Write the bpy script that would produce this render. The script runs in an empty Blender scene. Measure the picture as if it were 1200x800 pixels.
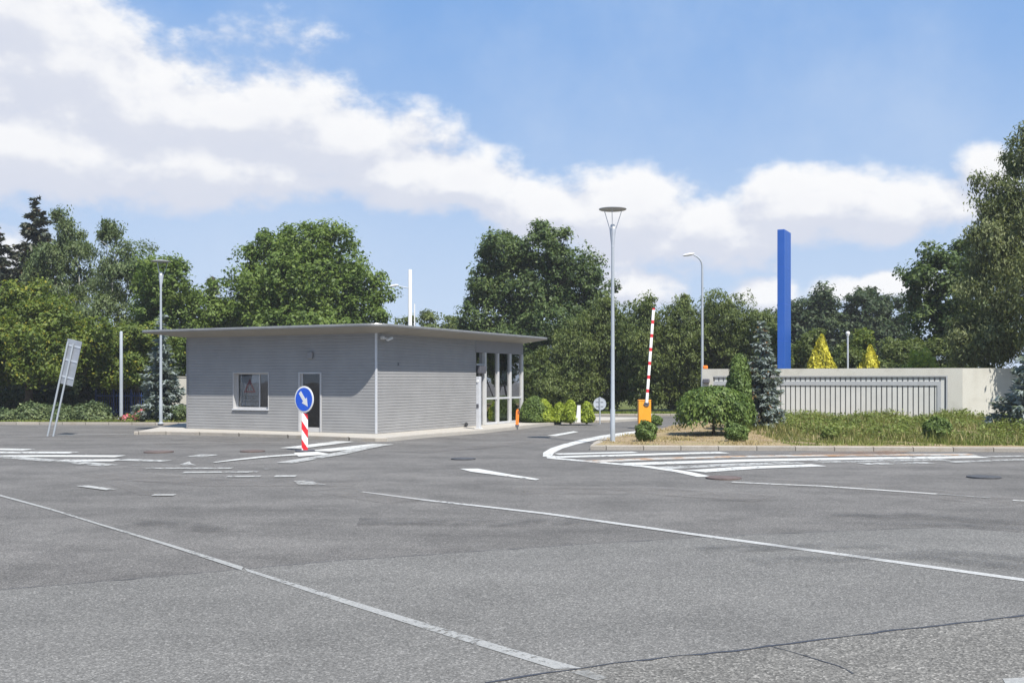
import bpy, math, random
import numpy as np
from mathutils import Vector, Matrix

S = bpy.context.scene
COL = S.collection
R = math.radians
F, HOR, H = 1200.0, 445.0, 2.0          # focal length in pixels, horizon row, eye height (m)

# ------------------------------------------------------------------ helpers
def G(px, py, z=0.0):
    Y = F * (H - z) / (py - HOR)
    return ((px - 600) / F * Y, Y)

def W(px, py, Y):
    return Vector(((px - 600) / F * Y, Y, H + (HOR - py) / F * Y))

def tag(o, label=None, cat=None, group=None, kind=None):
    if label: o['label'] = label
    if cat: o['category'] = cat
    if group: o['group'] = group
    if kind: o['kind'] = kind
    return o

def empty(name, loc=(0, 0, 0), rz=0.0):
    o = bpy.data.objects.new(name, None)
    o.empty_display_size = 0.3
    COL.objects.link(o)
    o.location = loc
    o.rotation_euler = (0, 0, rz)
    return o

def copy_tree(o, parent=None):
    c = o.copy()
    COL.objects.link(c)
    c.parent = parent
    for ch in list(o.children):
        copy_tree(ch, c)
    return c

class MB:
    """collects faces; build() links them as one mesh object"""
    def __init__(s):
        s.v = []; s.f = []
    def add(s, verts, faces):
        b = len(s.v)
        s.v += [tuple(p) for p in verts]
        s.f += [tuple(b + i for i in f) for f in faces]
        return s
    def box(s, x0, x1, y0, y1, z0, z1, M=None):
        v = [(x0,y0,z0),(x1,y0,z0),(x1,y1,z0),(x0,y1,z0),(x0,y0,z1),(x1,y0,z1),(x1,y1,z1),(x0,y1,z1)]
        if M is not None: v = [M @ Vector(p) for p in v]
        return s.add(v, [(0,3,2,1),(4,5,6,7),(0,1,5,4),(1,2,6,5),(2,3,7,6),(3,0,4,7)])
    def bbox(s, x0, x1, y0, y1, z0, z1, b=0.01, M=None):
        """bevelled box"""
        v = []
        for z, i in ((z0, b), (z0 + b, 0), (z1 - b, 0), (z1, b)):
            ax0, ax1, ay0, ay1 = x0 + i, x1 - i, y0 + i, y1 - i
            c = b
            v += [(ax0+c,ay0,z),(ax1-c,ay0,z),(ax1,ay0+c,z),(ax1,ay1-c,z),(ax1-c,ay1,z),(ax0+c,ay1,z),(ax0,ay1-c,z),(ax0,ay0+c,z)]
        if M is not None: v = [M @ Vector(p) for p in v]
        f = [tuple(range(7, -1, -1)), tuple(24 + i for i in range(8))]
        for k in range(3):
            for i in range(8):
                j = (i + 1) % 8
                f.append((k*8+i, k*8+j, k*8+8+j, k*8+8+i))
        return s.add(v, f)
    def tube(s, pts, rads, n=10, cap=True):
        pts = [Vector(p) for p in pts]
        if not hasattr(rads, '__len__'): rads = [rads] * len(pts)
        rings = []
        ref = Vector((0, 0, 1))
        for i, p in enumerate(pts):
            t = (pts[min(i+1, len(pts)-1)] - pts[max(i-1, 0)])
            if t.length < 1e-9: t = Vector((0, 0, 1))
            t.normalize()
            a = Vector((1, 0, 0)) if abs(t.z) > 0.9 else Vector((0, 0, 1))
            u = t.cross(a).normalized(); w = t.cross(u)
            rings.append([p + (u * math.cos(2*math.pi*k/n) + w * math.sin(2*math.pi*k/n)) * rads[i] for k in range(n)])
        v = [q for r in rings for q in r]
        f = []
        for i in range(len(pts) - 1):
            for k in range(n):
                j = (k + 1) % n
                f.append((i*n+k, i*n+j, i*n+n+j, i*n+n+k))
        if cap:
            f.append(tuple(range(n))[::-1]); f.append(tuple((len(pts)-1)*n + k for k in range(n)))
        return s.add(v, f)
    def lathe(s, prof, n=24, M=None):
        """prof: (r, z) list about the z axis"""
        v = []
        for r, z in prof:
            for k in range(n):
                a = 2*math.pi*k/n
                v.append(Vector((r*math.cos(a), r*math.sin(a), z)))
        if M is not None: v = [M @ p for p in v]
        f = []
        for i in range(len(prof) - 1):
            for k in range(n):
                j = (k+1) % n
                f.append((i*n+k, i*n+j, i*n+n+j, i*n+n+k))
        f.append(tuple(range(n))[::-1]); f.append(tuple((len(prof)-1)*n+k for k in range(n)))
        return s.add(v, f)
    def prism(s, poly, z0, z1, M=None):
        n = len(poly)
        v = [Vector((x, y, z0)) for x, y in poly] + [Vector((x, y, z1)) for x, y in poly]
        if M is not None: v = [M @ p for p in v]
        f = [tuple(range(n))[::-1], tuple(range(n, 2*n))]
        for i in range(n):
            j = (i+1) % n
            f.append((i, j, n+j, n+i))
        return s.add(v, f)
    def sheet(s, poly, z):
        n = len(poly)
        return s.add([(x, y, z) for x, y in poly], [tuple(range(n))])
    def build(s, name, mat, parent=None, smooth=False, loc=None):
        me = bpy.data.meshes.new(name)
        me.from_pydata(s.v, [], s.f)
        me.update()
        if smooth:
            me.polygons.foreach_set('use_smooth', [True] * len(me.polygons))
            try: me.set_sharp_from_angle(angle=R(40))
            except Exception: pass
        o = bpy.data.objects.new(name, me)
        if mat: me.materials.append(mat)
        COL.objects.link(o)
        if parent: o.parent = parent
        if loc: o.location = loc
        return o

def np_quads(name, V, mat, parent=None, tri=False):
    """V: (n,4,3) or (n,3,3) array -> one mesh"""
    n, k = V.shape[0], V.shape[1]
    me = bpy.data.meshes.new(name)
    me.vertices.add(n * k)
    me.vertices.foreach_set('co', V.reshape(-1).astype(np.float32))
    me.loops.add(n * k)
    me.loops.foreach_set('vertex_index', np.arange(n * k, dtype=np.int32))
    me.polygons.add(n)
    me.polygons.foreach_set('loop_start', np.arange(0, n * k, k, dtype=np.int32))
    me.polygons.foreach_set('loop_total', np.full(n, k, dtype=np.int32))
    me.update(calc_edges=True)
    me.validate()
    me.materials.append(mat)
    o = bpy.data.objects.new(name, me)
    COL.objects.link(o)
    if parent: o.parent = parent
    return o

# ------------------------------------------------------------------ materials
class NT:
    def __init__(s, nt):
        s.t = nt; s.n = nt.nodes; s.l = nt.links
    def node(s, typ, **kw):
        n = s.n.new(typ)
        for k, v in kw.items(): setattr(n, k, v)
        return n
    def set(s, sock, v):
        if hasattr(v, 'is_output') or isinstance(v, bpy.types.NodeSocket): s.l.new(v, sock)
        else: sock.default_value = v
    def math(s, op, a, b=0.0, c=None, clamp=False):
        n = s.node('ShaderNodeMath', operation=op, use_clamp=clamp)
        s.set(n.inputs[0], a); s.set(n.inputs[1], b)
        if c is not None: s.set(n.inputs[2], c)
        return n.outputs[0]
    def vmath(s, op, a, b=None, c=None):
        n = s.node('ShaderNodeVectorMath', operation=op)
        s.set(n.inputs[0], a)
        if b is not None: s.set(n.inputs[1], b)
        if c is not None: s.set(n.inputs[2], c)
        return n.outputs['Value'] if op in ('LENGTH', 'DOT_PRODUCT', 'DISTANCE') else n.outputs['Vector']
    def noise(s, vec, scale, detail=4, rough=0.55, dist=0.0):
        n = s.node('ShaderNodeTexNoise')
        if vec is not None: s.l.new(vec, n.inputs['Vector'])
        n.inputs['Scale'].default_value = scale; n.inputs['Detail'].default_value = detail
        n.inputs['Roughness'].default_value = rough; n.inputs['Distortion'].default_value = dist
        return n.outputs['Fac']
    def vor(s, vec, scale, out='Color'):
        n = s.node('ShaderNodeTexVoronoi')
        if vec is not None: s.l.new(vec, n.inputs['Vector'])
        n.inputs['Scale'].default_value = scale
        return n.outputs[out]
    def ramp(s, fac, stops, interp='LINEAR'):
        n = s.node('ShaderNodeValToRGB')
        n.color_ramp.interpolation = interp
        e = n.color_ramp.elements
        while len(e) < len(stops): e.new(0.5)
        for i, (p, c) in enumerate(stops):
            e[i].position = p
            e[i].color = (c, c, c, 1) if not hasattr(c, '__len__') else (*c, 1)
        s.l.new(fac, n.inputs[0])
        return n.outputs['Color']
    def mix(s, fac, a, b, typ='MIX'):
        n = s.node('ShaderNodeMix', data_type='RGBA', blend_type=typ)
        s.set(n.inputs[0], fac)
        for i, v in ((6, a), (7, b)):
            if isinstance(v, tuple) and len(v) == 3: v = (*v, 1)
            s.set(n.inputs[i], v)
        return n.outputs[2]
    def smooth(s, v, a, b):
        n = s.node('ShaderNodeMapRange', interpolation_type='SMOOTHSTEP')
        s.set(n.inputs[0], v)
        n.inputs[1].default_value = a; n.inputs[2].default_value = b
        return n.outputs[0]

def new_mat(name):
    m = bpy.data.materials.new(name)
    m.use_nodes = True
    t = NT(m.node_tree)
    return m, t, m.node_tree.nodes['Principled BSDF']

def obj_vec(t):
    return t.node('ShaderNodeTexCoord').outputs['Object']

def plain(name, col, rough=0.5, metal=0.0, var=0.08, scale=3.0, spec=0.5, bump=0.0, dirt=None):
    m, t, b = new_mat(name)
    v = obj_vec(t)
    n = t.noise(v, scale, 5, 0.6)
    n2 = t.noise(v, scale * 9, 3, 0.6)
    lo = tuple(max(0, c * (1 - 2*var)) for c in col); hi = tuple(c * (1 + 2*var) for c in col)
    c = t.ramp(n, [(0.25, lo), (0.75, hi)])
    if dirt:
        c = t.mix(t.smooth(n2, 0.5, 0.75), c, dirt)
    t.l.new(c, b.inputs['Base Color'])
    t.l.new(t.math('MULTIPLY_ADD', n2, 0.25, rough - 0.12), b.inputs['Roughness'])
    b.inputs['Metallic'].default_value = metal
    b.inputs['Specular IOR Level'].default_value = spec
    if bump:
        bp = t.node('ShaderNodeBump'); bp.inputs['Strength'].default_value = bump; bp.inputs['Distance'].default_value = 0.01
        t.l.new(n2, bp.inputs['Height']); t.l.new(bp.outputs[0], b.inputs['Normal'])
    return m

LEAF_GAIN = (1.14, 1.06, 1.10)
def leaf_mat(name, dark, mid, light, transl=0.36, nscale=0.5, rough=0.55, accent=None):
    m, t, b = new_mat(name)
    g = t.node('ShaderNodeNewGeometry')
    rnd = g.outputs['Random Per Island']
    v = obj_vec(t)
    n = t.noise(v, nscale, 3, 0.6)
    fac = t.math('ADD', t.math('MULTIPLY', rnd, 0.55), t.math('MULTIPLY_ADD', n, 1.3, -0.42))
    g_ = LEAF_GAIN
    dark, mid, light = [tuple(x*gg for x, gg in zip(c_, g_)) for c_ in (dark, mid, light)]
    stops = [(0.0, dark), (0.45, mid), (0.95, light)]
    c = t.ramp(fac, stops)
    if accent:
        c = t.mix(t.math('GREATER_THAN', rnd, 0.93), c, accent)
    t.l.new(c, b.inputs['Base Color'])
    b.inputs['Roughness'].default_value = rough
    b.inputs['Specular IOR Level'].default_value = 0.3
    tr = t.node('ShaderNodeBsdfTranslucent')
    t.l.new(t.mix(1.0, c, (1.25, 1.3, 0.7), 'MULTIPLY'), tr.inputs['Color'])
    mx = t.node('ShaderNodeMixShader'); mx.inputs[0].default_value = transl
    t.l.new(b.outputs[0], mx.inputs[1]); t.l.new(tr.outputs[0], mx.inputs[2])
    out = [x for x in t.n if x.type == 'OUTPUT_MATERIAL'][0]
    t.l.new(mx.outputs[0], out.inputs['Surface'])
    return m

def asphalt(name, base, warm=(1, 1, 1), grain=0.5, stain=0.25, gscale=75.0):
    m, t, b = new_mat(name)
    v = t.node('ShaderNodeTexCoord').outputs['Object']
    sp = t.vor(v, gscale)                                   # stones
    sepc = t.node('ShaderNodeSeparateColor'); t.l.new(sp, sepc.inputs[0])
    st = t.ramp(sepc.outputs[0], [(0.0, 1 - grain), (0.55, 1.0), (0.88, 1 + grain*0.7), (0.97, 1 + grain*2.2)])
    fine = t.ramp(t.noise(v, 38, 5, 0.75), [(0.3, 1 - grain*0.55), (0.7, 1 + grain*0.55)])
    mp = t.node('ShaderNodeMapping'); mp.inputs['Scale'].default_value = (0.16, 0.55, 1); mp.inputs['Rotation'].default_value = (0, 0, R(12))
    t.l.new(v, mp.inputs['Vector'])
    big = t.ramp(t.noise(mp.outputs[0], 1.0, 6, 0.62), [(0.3, 1 - stain), (0.7, 1 + stain*0.7)])
    blot = t.ramp(t.noise(v, 0.9, 5, 0.7), [(0.36, 1 - stain*0.75), (0.56, 1.04)])
    c = t.mix(1.0, (base*warm[0], base*warm[1], base*warm[2]), st, 'MULTIPLY')
    mid = t.ramp(t.noise(v, 9, 6, 0.8), [(0.3, 1 - grain*0.18), (0.7, 1 + grain*0.18)])
    for x in (fine, mid, big, blot): c = t.mix(1.0, c, x, 'MULTIPLY')
    t.l.new(c, b.inputs['Base Color'])
    b.inputs['Roughness'].default_value = 0.85
    b.inputs['Specular IOR Level'].default_value = 0.25
    bp = t.node('ShaderNodeBump'); bp.inputs['Strength'].default_value = 0.5; bp.inputs['Distance'].default_value = 0.006
    t.l.new(t.vor(v, gscale, 'Distance'), bp.inputs['Height']); t.l.new(bp.outputs[0], b.inputs['Normal'])
    return m

def paint(name, col, wear, under=None, scale=9.0, soft=0.05, opac=1.0):
    """worn road paint: holes where the noise is low"""
    m, t, b = new_mat(name)
    v = t.node('ShaderNodeTexCoord').outputs['Object']
    n = t.noise(v, scale, 6, 0.72)
    n2 = t.noise(v, 0.7, 4, 0.6)
    k = t.math('ADD', n, t.math('MULTIPLY', t.math('SUBTRACT', n2, 0.5), 0.6))
    a = t.math('MULTIPLY', t.smooth(k, wear - soft, wear + soft), opac)
    sp = t.noise(v, 45, 4, 0.7)
    c = t.mix(t.smooth(sp, 0.35, 0.7), tuple(x*0.7 for x in col), col)
    if under:
        c = t.mix(t.smooth(t.noise(v, 1.6, 5, 0.7), 0.45, 0.62), c, under)
    t.l.new(c, b.inputs['Base Color']); b.inputs['Roughness'].default_value = 0.7
    tp = t.node('ShaderNodeBsdfTransparent')
    mx = t.node('ShaderNodeMixShader')
    t.l.new(a, mx.inputs[0]); t.l.new(tp.outputs[0], mx.inputs[1]); t.l.new(b.outputs[0], mx.inputs[2])
    out = [x for x in t.n if x.type == 'OUTPUT_MATERIAL'][0]
    t.l.new(mx.outputs[0], out.inputs['Surface'])
    return m

def soil(name, c1, c2, c3, scale=1.2):
    m, t, b = new_mat(name)
    v = t.node('ShaderNodeTexCoord').outputs['Object']
    n = t.noise(v, scale, 7, 0.7); n2 = t.noise(v, scale*14, 4, 0.75)
    c = t.ramp(n, [(0.35, c1), (0.52, c2), (0.66, c3)])
    c = t.mix(1.0, c, t.ramp(n2, [(0.3, 0.65), (0.7, 1.3)]), 'MULTIPLY')
    t.l.new(c, b.inputs['Base Color']); b.inputs['Roughness'].default_value = 0.95; b.inputs['Specular IOR Level'].default_value = 0.1
    bp = t.node('ShaderNodeBump'); bp.inputs['Strength'].default_value = 0.8; bp.inputs['Distance'].default_value = 0.04
    t.l.new(n2, bp.inputs['Height']); t.l.new(bp.outputs[0], b.inputs['Normal'])
    return m

def concrete(name, col, joints=None, stain=(0.25, 0.2, 0.14)):
    m, t, b = new_mat(name)
    v = t.node('ShaderNodeTexCoord').outputs['Object']
    n = t.noise(v, 1.1, 6, 0.65); n2 = t.noise(v, 30, 4, 0.7)
    c = t.mix(t.smooth(n, 0.45, 0.75), col, stain)
    c = t.mix(1.0, c, t.ramp(n2, [(0.3, 0.8), (0.7, 1.15)]), 'MULTIPLY')
    if joints:                                  # open joints between kerb stones
        sx = t.node('ShaderNodeSeparateXYZ'); t.l.new(v, sx.inputs[0])
        q = t.math('MULTIPLY', t.math('ADD', sx.outputs[0], t.math('MULTIPLY', sx.outputs[1], 0.9)), 1/joints)
        c = t.mix(t.math('LESS_THAN', t.math('FRACT', q), 0.025), c, (0.09, 0.08, 0.065))
        wn = t.node('ShaderNodeTexWhiteNoise', noise_dimensions='1D'); t.l.new(t.math('FLOOR', q), wn.inputs['W'])
        c = t.mix(1.0, c, t.ramp(wn.outputs['Value'], [(0.0, 0.84), (1.0, 1.1)]), 'MULTIPLY')
    t.l.new(c, b.inputs['Base Color']); b.inputs['Roughness'].default_value = 0.9; b.inputs['Specular IOR Level'].default_value = 0.2
    bp = t.node('ShaderNodeBump'); bp.inputs['Strength'].default_value = 0.4; bp.inputs['Distance'].default_value = 0.008
    t.l.new(n2, bp.inputs['Height']); t.l.new(bp.outputs[0], b.inputs['Normal'])
    return m

def glass(name, tint=(0.25, 0.28, 0.28), refl=0.5):
    m, t, b = new_mat(name)
    tp = t.node('ShaderNodeBsdfTransparent'); tp.inputs[0].default_value = (*tint, 1)
    gl = t.node('ShaderNodeBsdfGlossy'); gl.inputs['Roughness'].default_value = 0.01
    v = obj_vec(t)
    bp = t.node('ShaderNodeBump'); bp.inputs['Strength'].default_value = 0.02; bp.inputs['Distance'].default_value = 0.05
    t.l.new(t.noise(v, 1.3, 2, 0.4), bp.inputs['Height']); t.l.new(bp.outputs[0], gl.inputs['Normal'])
    fr = t.node('ShaderNodeFresnel'); fr.inputs[0].default_value = 1.6
    geo = t.node('ShaderNodeNewGeometry')
    k = t.math('MULTIPLY', t.math('ADD', fr.outputs[0], refl - 0.05, clamp=True), t.math('SUBTRACT', 1.0, geo.outputs['Backfacing']))
    t.l.new(t.mix(geo.outputs['Backfacing'], tint, (1, 1, 1)), tp.inputs[0])
    mx = t.node('ShaderNodeMixShader')
    t.l.new(k, mx.inputs[0]); t.l.new(tp.outputs[0], mx.inputs[1]); t.l.new(gl.outputs[0], mx.inputs[2])
    out = [x for x in t.n if x.type == 'OUTPUT_MATERIAL'][0]
    t.l.new(mx.outputs[0], out.inputs['Surface'])
    return m

def striped(name, a, b2, axis_vec, period, duty=0.5, phase=0.0):
    """two-colour bands in the object's own coordinates"""
    m, t, b = new_mat(name)
    v = obj_vec(t)
    d = t.vmath('DOT_PRODUCT', v, axis_vec)
    fr = t.math('FRACT', t.math('MULTIPLY_ADD', d, 1/period, phase))
    c = t.mix(t.math('LESS_THAN', fr, duty), a, b2)
    c = t.mix(1.0, c, t.ramp(t.noise(v, 12, 4, 0.6), [(0.3, 0.85), (0.7, 1.05)]), 'MULTIPLY')
    t.l.new(c, b.inputs['Base Color']); b.inputs['Roughness'].default_value = 0.4
    return m

M = {}
M['asphalt'] = asphalt('old asphalt', 0.112, (1.05, 1.0, 0.935), 0.36, 0.24)
M['asphalt_band'] = asphalt('paler asphalt strip', 0.123, (1.03, 1.0, 0.935), 0.36, 0.11)
M['asphalt_near'] = asphalt('coarse brownish asphalt', 0.120, (1.04, 1.0, 0.91), 0.50, 0.12, 68)
M['tar'] = plain('tar seam', (0.035, 0.037, 0.045), 0.6)
M['paint'] = paint('road paint', (0.55, 0.55, 0.525), 0.38, None, 7, 0.07, 0.98)
M['paint_worn'] = paint('worn road paint', (0.42, 0.42, 0.40), 0.45, None, 6, 0.09, 0.92)
M['paint_mid'] = paint('centre line paint', (0.43, 0.43, 0.415), 0.36, None, 14, 0.08, 0.95)
M['paint_faint'] = paint('faded road paint', (0.31, 0.31, 0.295), 0.47, None, 5, 0.14, 0.75)
M['paint_line'] = paint('long line paint', (0.33, 0.33, 0.315), 0.37, None, 16, 0.08, 0.92)
M['paint_rust'] = paint('rusty road paint', (0.47, 0.455, 0.42), 0.36, (0.32, 0.18, 0.085), 7, 0.08, 0.95)
M['dust'] = paint('pale road dust', (0.25, 0.23, 0.21), 0.5, None, 1.6, 0.28, 0.30)
M['tyre'] = paint('tyre dark film', (0.055, 0.053, 0.052), 0.52, None, 2.2, 0.25, 0.30)
M['oil'] = paint('oil stain', (0.05, 0.046, 0.042), 0.53, None, 3.0, 0.25, 0.35)
M['concrete'] = concrete('pale concrete slab', (0.36, 0.34, 0.305), None, (0.34, 0.31, 0.27))
M['kerb'] = concrete('concrete kerb', (0.31, 0.285, 0.25), 1.0, (0.25, 0.215, 0.17))
M['soil'] = soil('dry island soil', (0.20, 0.145, 0.09), (0.29, 0.225, 0.14), (0.17, 0.165, 0.06))
M['verge'] = soil('grass verge ground', (0.06, 0.075, 0.022), (0.10, 0.12, 0.035), (0.16, 0.14, 0.07))
M['litter'] = soil('dark earth', (0.05, 0.045, 0.028), (0.07, 0.062, 0.035), (0.05, 0.065, 0.022))  # dark brown earth of the left verge

M['siding'] = plain('grey ribbed metal siding', (0.262, 0.260, 0.258), 0.55, 0.0, 0.05, 1.2, 0.3)
M['siding_flat'] = plain('grey sheet metal', (0.22, 0.216, 0.22), 0.5, 0.0, 0.04, 1.2)
M['trim'] = plain('light aluminium trim', (0.55, 0.56, 0.58), 0.4, 0.2, 0.04)
M['soffit'] = plain('grey beige soffit boards', (0.27, 0.25, 0.215), 0.6, 0.0, 0.05, 1.5)
M['fascia'] = plain('zinc fascia', (0.24, 0.24, 0.235), 0.35, 0.4, 0.08, 2.0)
M['felt'] = plain('roof felt', (0.15, 0.15, 0.15), 0.9, 0, 0.1)
M['frame'] = plain('light grey window frame', (0.42, 0.415, 0.41), 0.45, 0.0, 0.04)
M['mullion'] = plain('white painted steel', (0.47, 0.47, 0.46), 0.4, 0.0, 0.03)
M['glass'] = glass('window glass', (0.78, 0.82, 0.82), 0.16)
M['glass_dark'] = glass('tinted glass', (0.30, 0.34, 0.35), 0.46)
M['glass_door'] = glass('door glass', (0.25, 0.28, 0.30), 0.10)
M['interior'] = plain('dark room lining', (0.24, 0.25, 0.26), 0.9, 0, 0.1)
M['poster_paper'] = plain('grey poster paper', (0.22, 0.22, 0.24), 0.7, 0, 0.05)
M['poster_red'] = plain('dark red print', (0.20, 0.03, 0.04), 0.6)
M['poster_ink'] = plain('dark grey print', (0.09, 0.09, 0.10), 0.7)
M['black'] = plain('black plastic', (0.025, 0.025, 0.028), 0.5)
M['darkgrey'] = plain('dark grey steel', (0.10, 0.10, 0.115), 0.5, 0.3)
M['galv'] = plain('galvanised steel', (0.47, 0.50, 0.54), 0.45, 0.35, 0.06, 4.0)
M['board'] = plain('dull grey sign back', (0.26, 0.28, 0.31), 0.5, 0.2, 0.08, 3.0)
M['galv_bright'] = plain('pale grey painted pole', (0.33, 0.36, 0.39), 0.45, 0.1, 0.04, 4.0)
M['white'] = plain('white enamel', (0.62, 0.62, 0.61), 0.35, 0, 0.02)
M['sign_blue'] = plain('blue sign film', (0.010, 0.085, 0.52), 0.35, 0, 0.03)
M['pylon_blue'] = plain('blue cladding', (0.014, 0.085, 0.36), 0.5, 0, 0.03, 0.8)
M['orange'] = plain('orange enamel', (0.72, 0.29, 0.022), 0.4, 0, 0.03)
M['orange2'] = plain('orange plastic', (0.80, 0.20, 0.02), 0.5, 0, 0.05)
M['plaster'] = concrete('off white plaster wall', (0.475, 0.465, 0.415), None, (0.40, 0.385, 0.335))
M['plaster_beige'] = plain('beige concrete wall', (0.42, 0.40, 0.35), 0.9, 0, 0.06, 1.0, 0.2)
M['slat'] = plain('pale slat', (0.47, 0.47, 0.44), 0.6, 0, 0.04, 1.0)
M['rail'] = plain('grey rail', (0.36, 0.37, 0.375), 0.5, 0.2, 0.04)
M['recess'] = plain('recess lining', (0.42, 0.42, 0.41), 0.8)
M['iron_rust'] = plain('rusty cast iron', (0.12, 0.088, 0.076), 0.7, 0.2, 0.15, 6)
M['iron'] = plain('worn cast iron', (0.075, 0.075, 0.078), 0.6, 0.3, 0.15, 6)
M['blue_fence'] = plain('blue painted steel', (0.018, 0.045, 0.15), 0.5)
M['board_stripe'] = striped('red and white stripes', (0.78, 0.78, 0.77), (0.62, 0.02, 0.03), (1.5, 0, 1.0), 0.51, 0.46, 0.10)
M['boom_stripe'] = striped('boom bands', (0.80, 0.80, 0.78), (0.60, 0.03, 0.04), (0, 0, 1.0), 0.56, 0.25, 0.24)
M['bark'] = plain('brown bark', (0.10, 0.075, 0.055), 0.9, 0, 0.2, 5, 0.1, 0.5)
M['birch_bark'] = plain('birch bark', (0.55, 0.53, 0.50), 0.8, 0, 0.1, 3, 0.2, 0.3, (0.06, 0.055, 0.05))

M['lf_walnut'] = leaf_mat('walnut leaves', (0.030, 0.062, 0.012), (0.085, 0.142, 0.026), (0.17, 0.24, 0.055))
M['lf_maple'] = leaf_mat('maple leaves', (0.032, 0.060, 0.010), (0.088, 0.135, 0.022), (0.19, 0.24, 0.045), accent=(0.26, 0.24, 0.03))
M['lf_birch'] = leaf_mat('birch leaves', (0.040, 0.070, 0.026), (0.088, 0.130, 0.050), (0.165, 0.215, 0.095))
M['lf_oak'] = leaf_mat('oak leaves', (0.020, 0.045, 0.014), (0.055, 0.095, 0.028), (0.13, 0.185, 0.055))
M['lf_hedge'] = leaf_mat('willow scrub leaves', (0.034, 0.058, 0.015), (0.082, 0.118, 0.030), (0.15, 0.19, 0.055))
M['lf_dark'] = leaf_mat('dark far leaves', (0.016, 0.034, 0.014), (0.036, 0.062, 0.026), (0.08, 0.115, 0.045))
M['lf_willow'] = leaf_mat('willow leaves', (0.048, 0.072, 0.026), (0.105, 0.135, 0.052), (0.20, 0.235, 0.105))
M['lf_spruce'] = leaf_mat('dark spruce needles', (0.022, 0.036, 0.024), (0.052, 0.066, 0.042), (0.10, 0.105, 0.07), 0.1, accent=(0.10, 0.07, 0.04))
M['lf_blue'] = leaf_mat('blue spruce needles', (0.10, 0.13, 0.12), (0.175, 0.225, 0.215), (0.28, 0.345, 0.335), 0.3, 0.9)
M['lf_blue_brown'] = leaf_mat('blue spruce needles with cones', (0.10, 0.13, 0.12), (0.175, 0.225, 0.215), (0.28, 0.345, 0.335), 0.3, 1.1, accent=(0.26, 0.14, 0.06))
M['lf_thuja'] = leaf_mat('thuja sprays', (0.030, 0.062, 0.014), (0.075, 0.125, 0.028), (0.14, 0.21, 0.05), 0.2, 1.5)
M['lf_lime'] = leaf_mat('yellow green sprays', (0.085, 0.13, 0.014), (0.21, 0.29, 0.028), (0.36, 0.44, 0.06), 0.25, 2.0)
M['lf_gold'] = leaf_mat('golden sprays', (0.15, 0.17, 0.02), (0.40, 0.39, 0.03), (0.58, 0.57, 0.08), 0.25, 2.0)
M['lf_box'] = leaf_mat('box shrub leaves', (0.040, 0.075, 0.018), (0.10, 0.16, 0.04), (0.19, 0.27, 0.07), 0.25, 2.5)
M['lf_mop'] = leaf_mat('mop tree leaves', (0.026, 0.055, 0.012), (0.070, 0.122, 0.024), (0.14, 0.20, 0.045), 0.28, 1.6)
M['lf_juniper'] = leaf_mat('juniper sprays', (0.030, 0.055, 0.022), (0.075, 0.115, 0.045), (0.155, 0.20, 0.08), 0.15, 1.5)
M['lf_weed'] = leaf_mat('weeds', (0.05, 0.072, 0.016), (0.115, 0.138, 0.034), (0.225, 0.22, 0.075), 0.25, 0.9, accent=(0.42, 0.35, 0.18))
M['lf_green_weed'] = leaf_mat('broad weed leaves', (0.05, 0.08, 0.018), (0.11, 0.155, 0.032), (0.20, 0.25, 0.065), 0.3, 1.2)
M['lf_grass'] = leaf_mat('dry grass', (0.14, 0.12, 0.05), (0.27, 0.23, 0.10), (0.38, 0.33, 0.17), 0.2, 0.8)
M['lf_verge'] = leaf_mat('verge grass', (0.06, 0.09, 0.015), (0.13, 0.18, 0.035), (0.23, 0.26, 0.07), 0.25, 0.5)
M['petal'] = leaf_mat('pink petals', (0.22, 0.02, 0.04), (0.42, 0.10, 0.12), (0.58, 0.36, 0.35), 0.2, 3)

# ------------------------------------------------------------------ camera, light, sky
cam = bpy.data.cameras.new('camera')
cam.sensor_width = 36; cam.lens = 36 * F / 1200
cam.shift_y = (HOR - 400) / 1200
cam.clip_end = 3000
co = bpy.data.objects.new('camera', cam)
co.location = (0, 0, H); co.rotation_euler = (R(90), 0, 0)
COL.objects.link(co); S.camera = co

SUN_AZ, SUN_EL = 26.0, 56.0      # degrees right of straight behind the camera, elevation
sd = Vector((math.sin(R(SUN_AZ))*math.cos(R(SUN_EL)), -math.cos(R(SUN_AZ))*math.cos(R(SUN_EL)), math.sin(R(SUN_EL))))
sl = bpy.data.lights.new('sun', 'SUN'); sl.energy = 5.0; sl.angle = R(0.53); sl.color = (1.0, 0.955, 0.885)
so = bpy.data.objects.new('sun', sl); so.rotation_euler = sd.to_track_quat('Z', 'Y').to_euler(); so.location = (10, -10, 30)
COL.objects.link(so)

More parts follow.
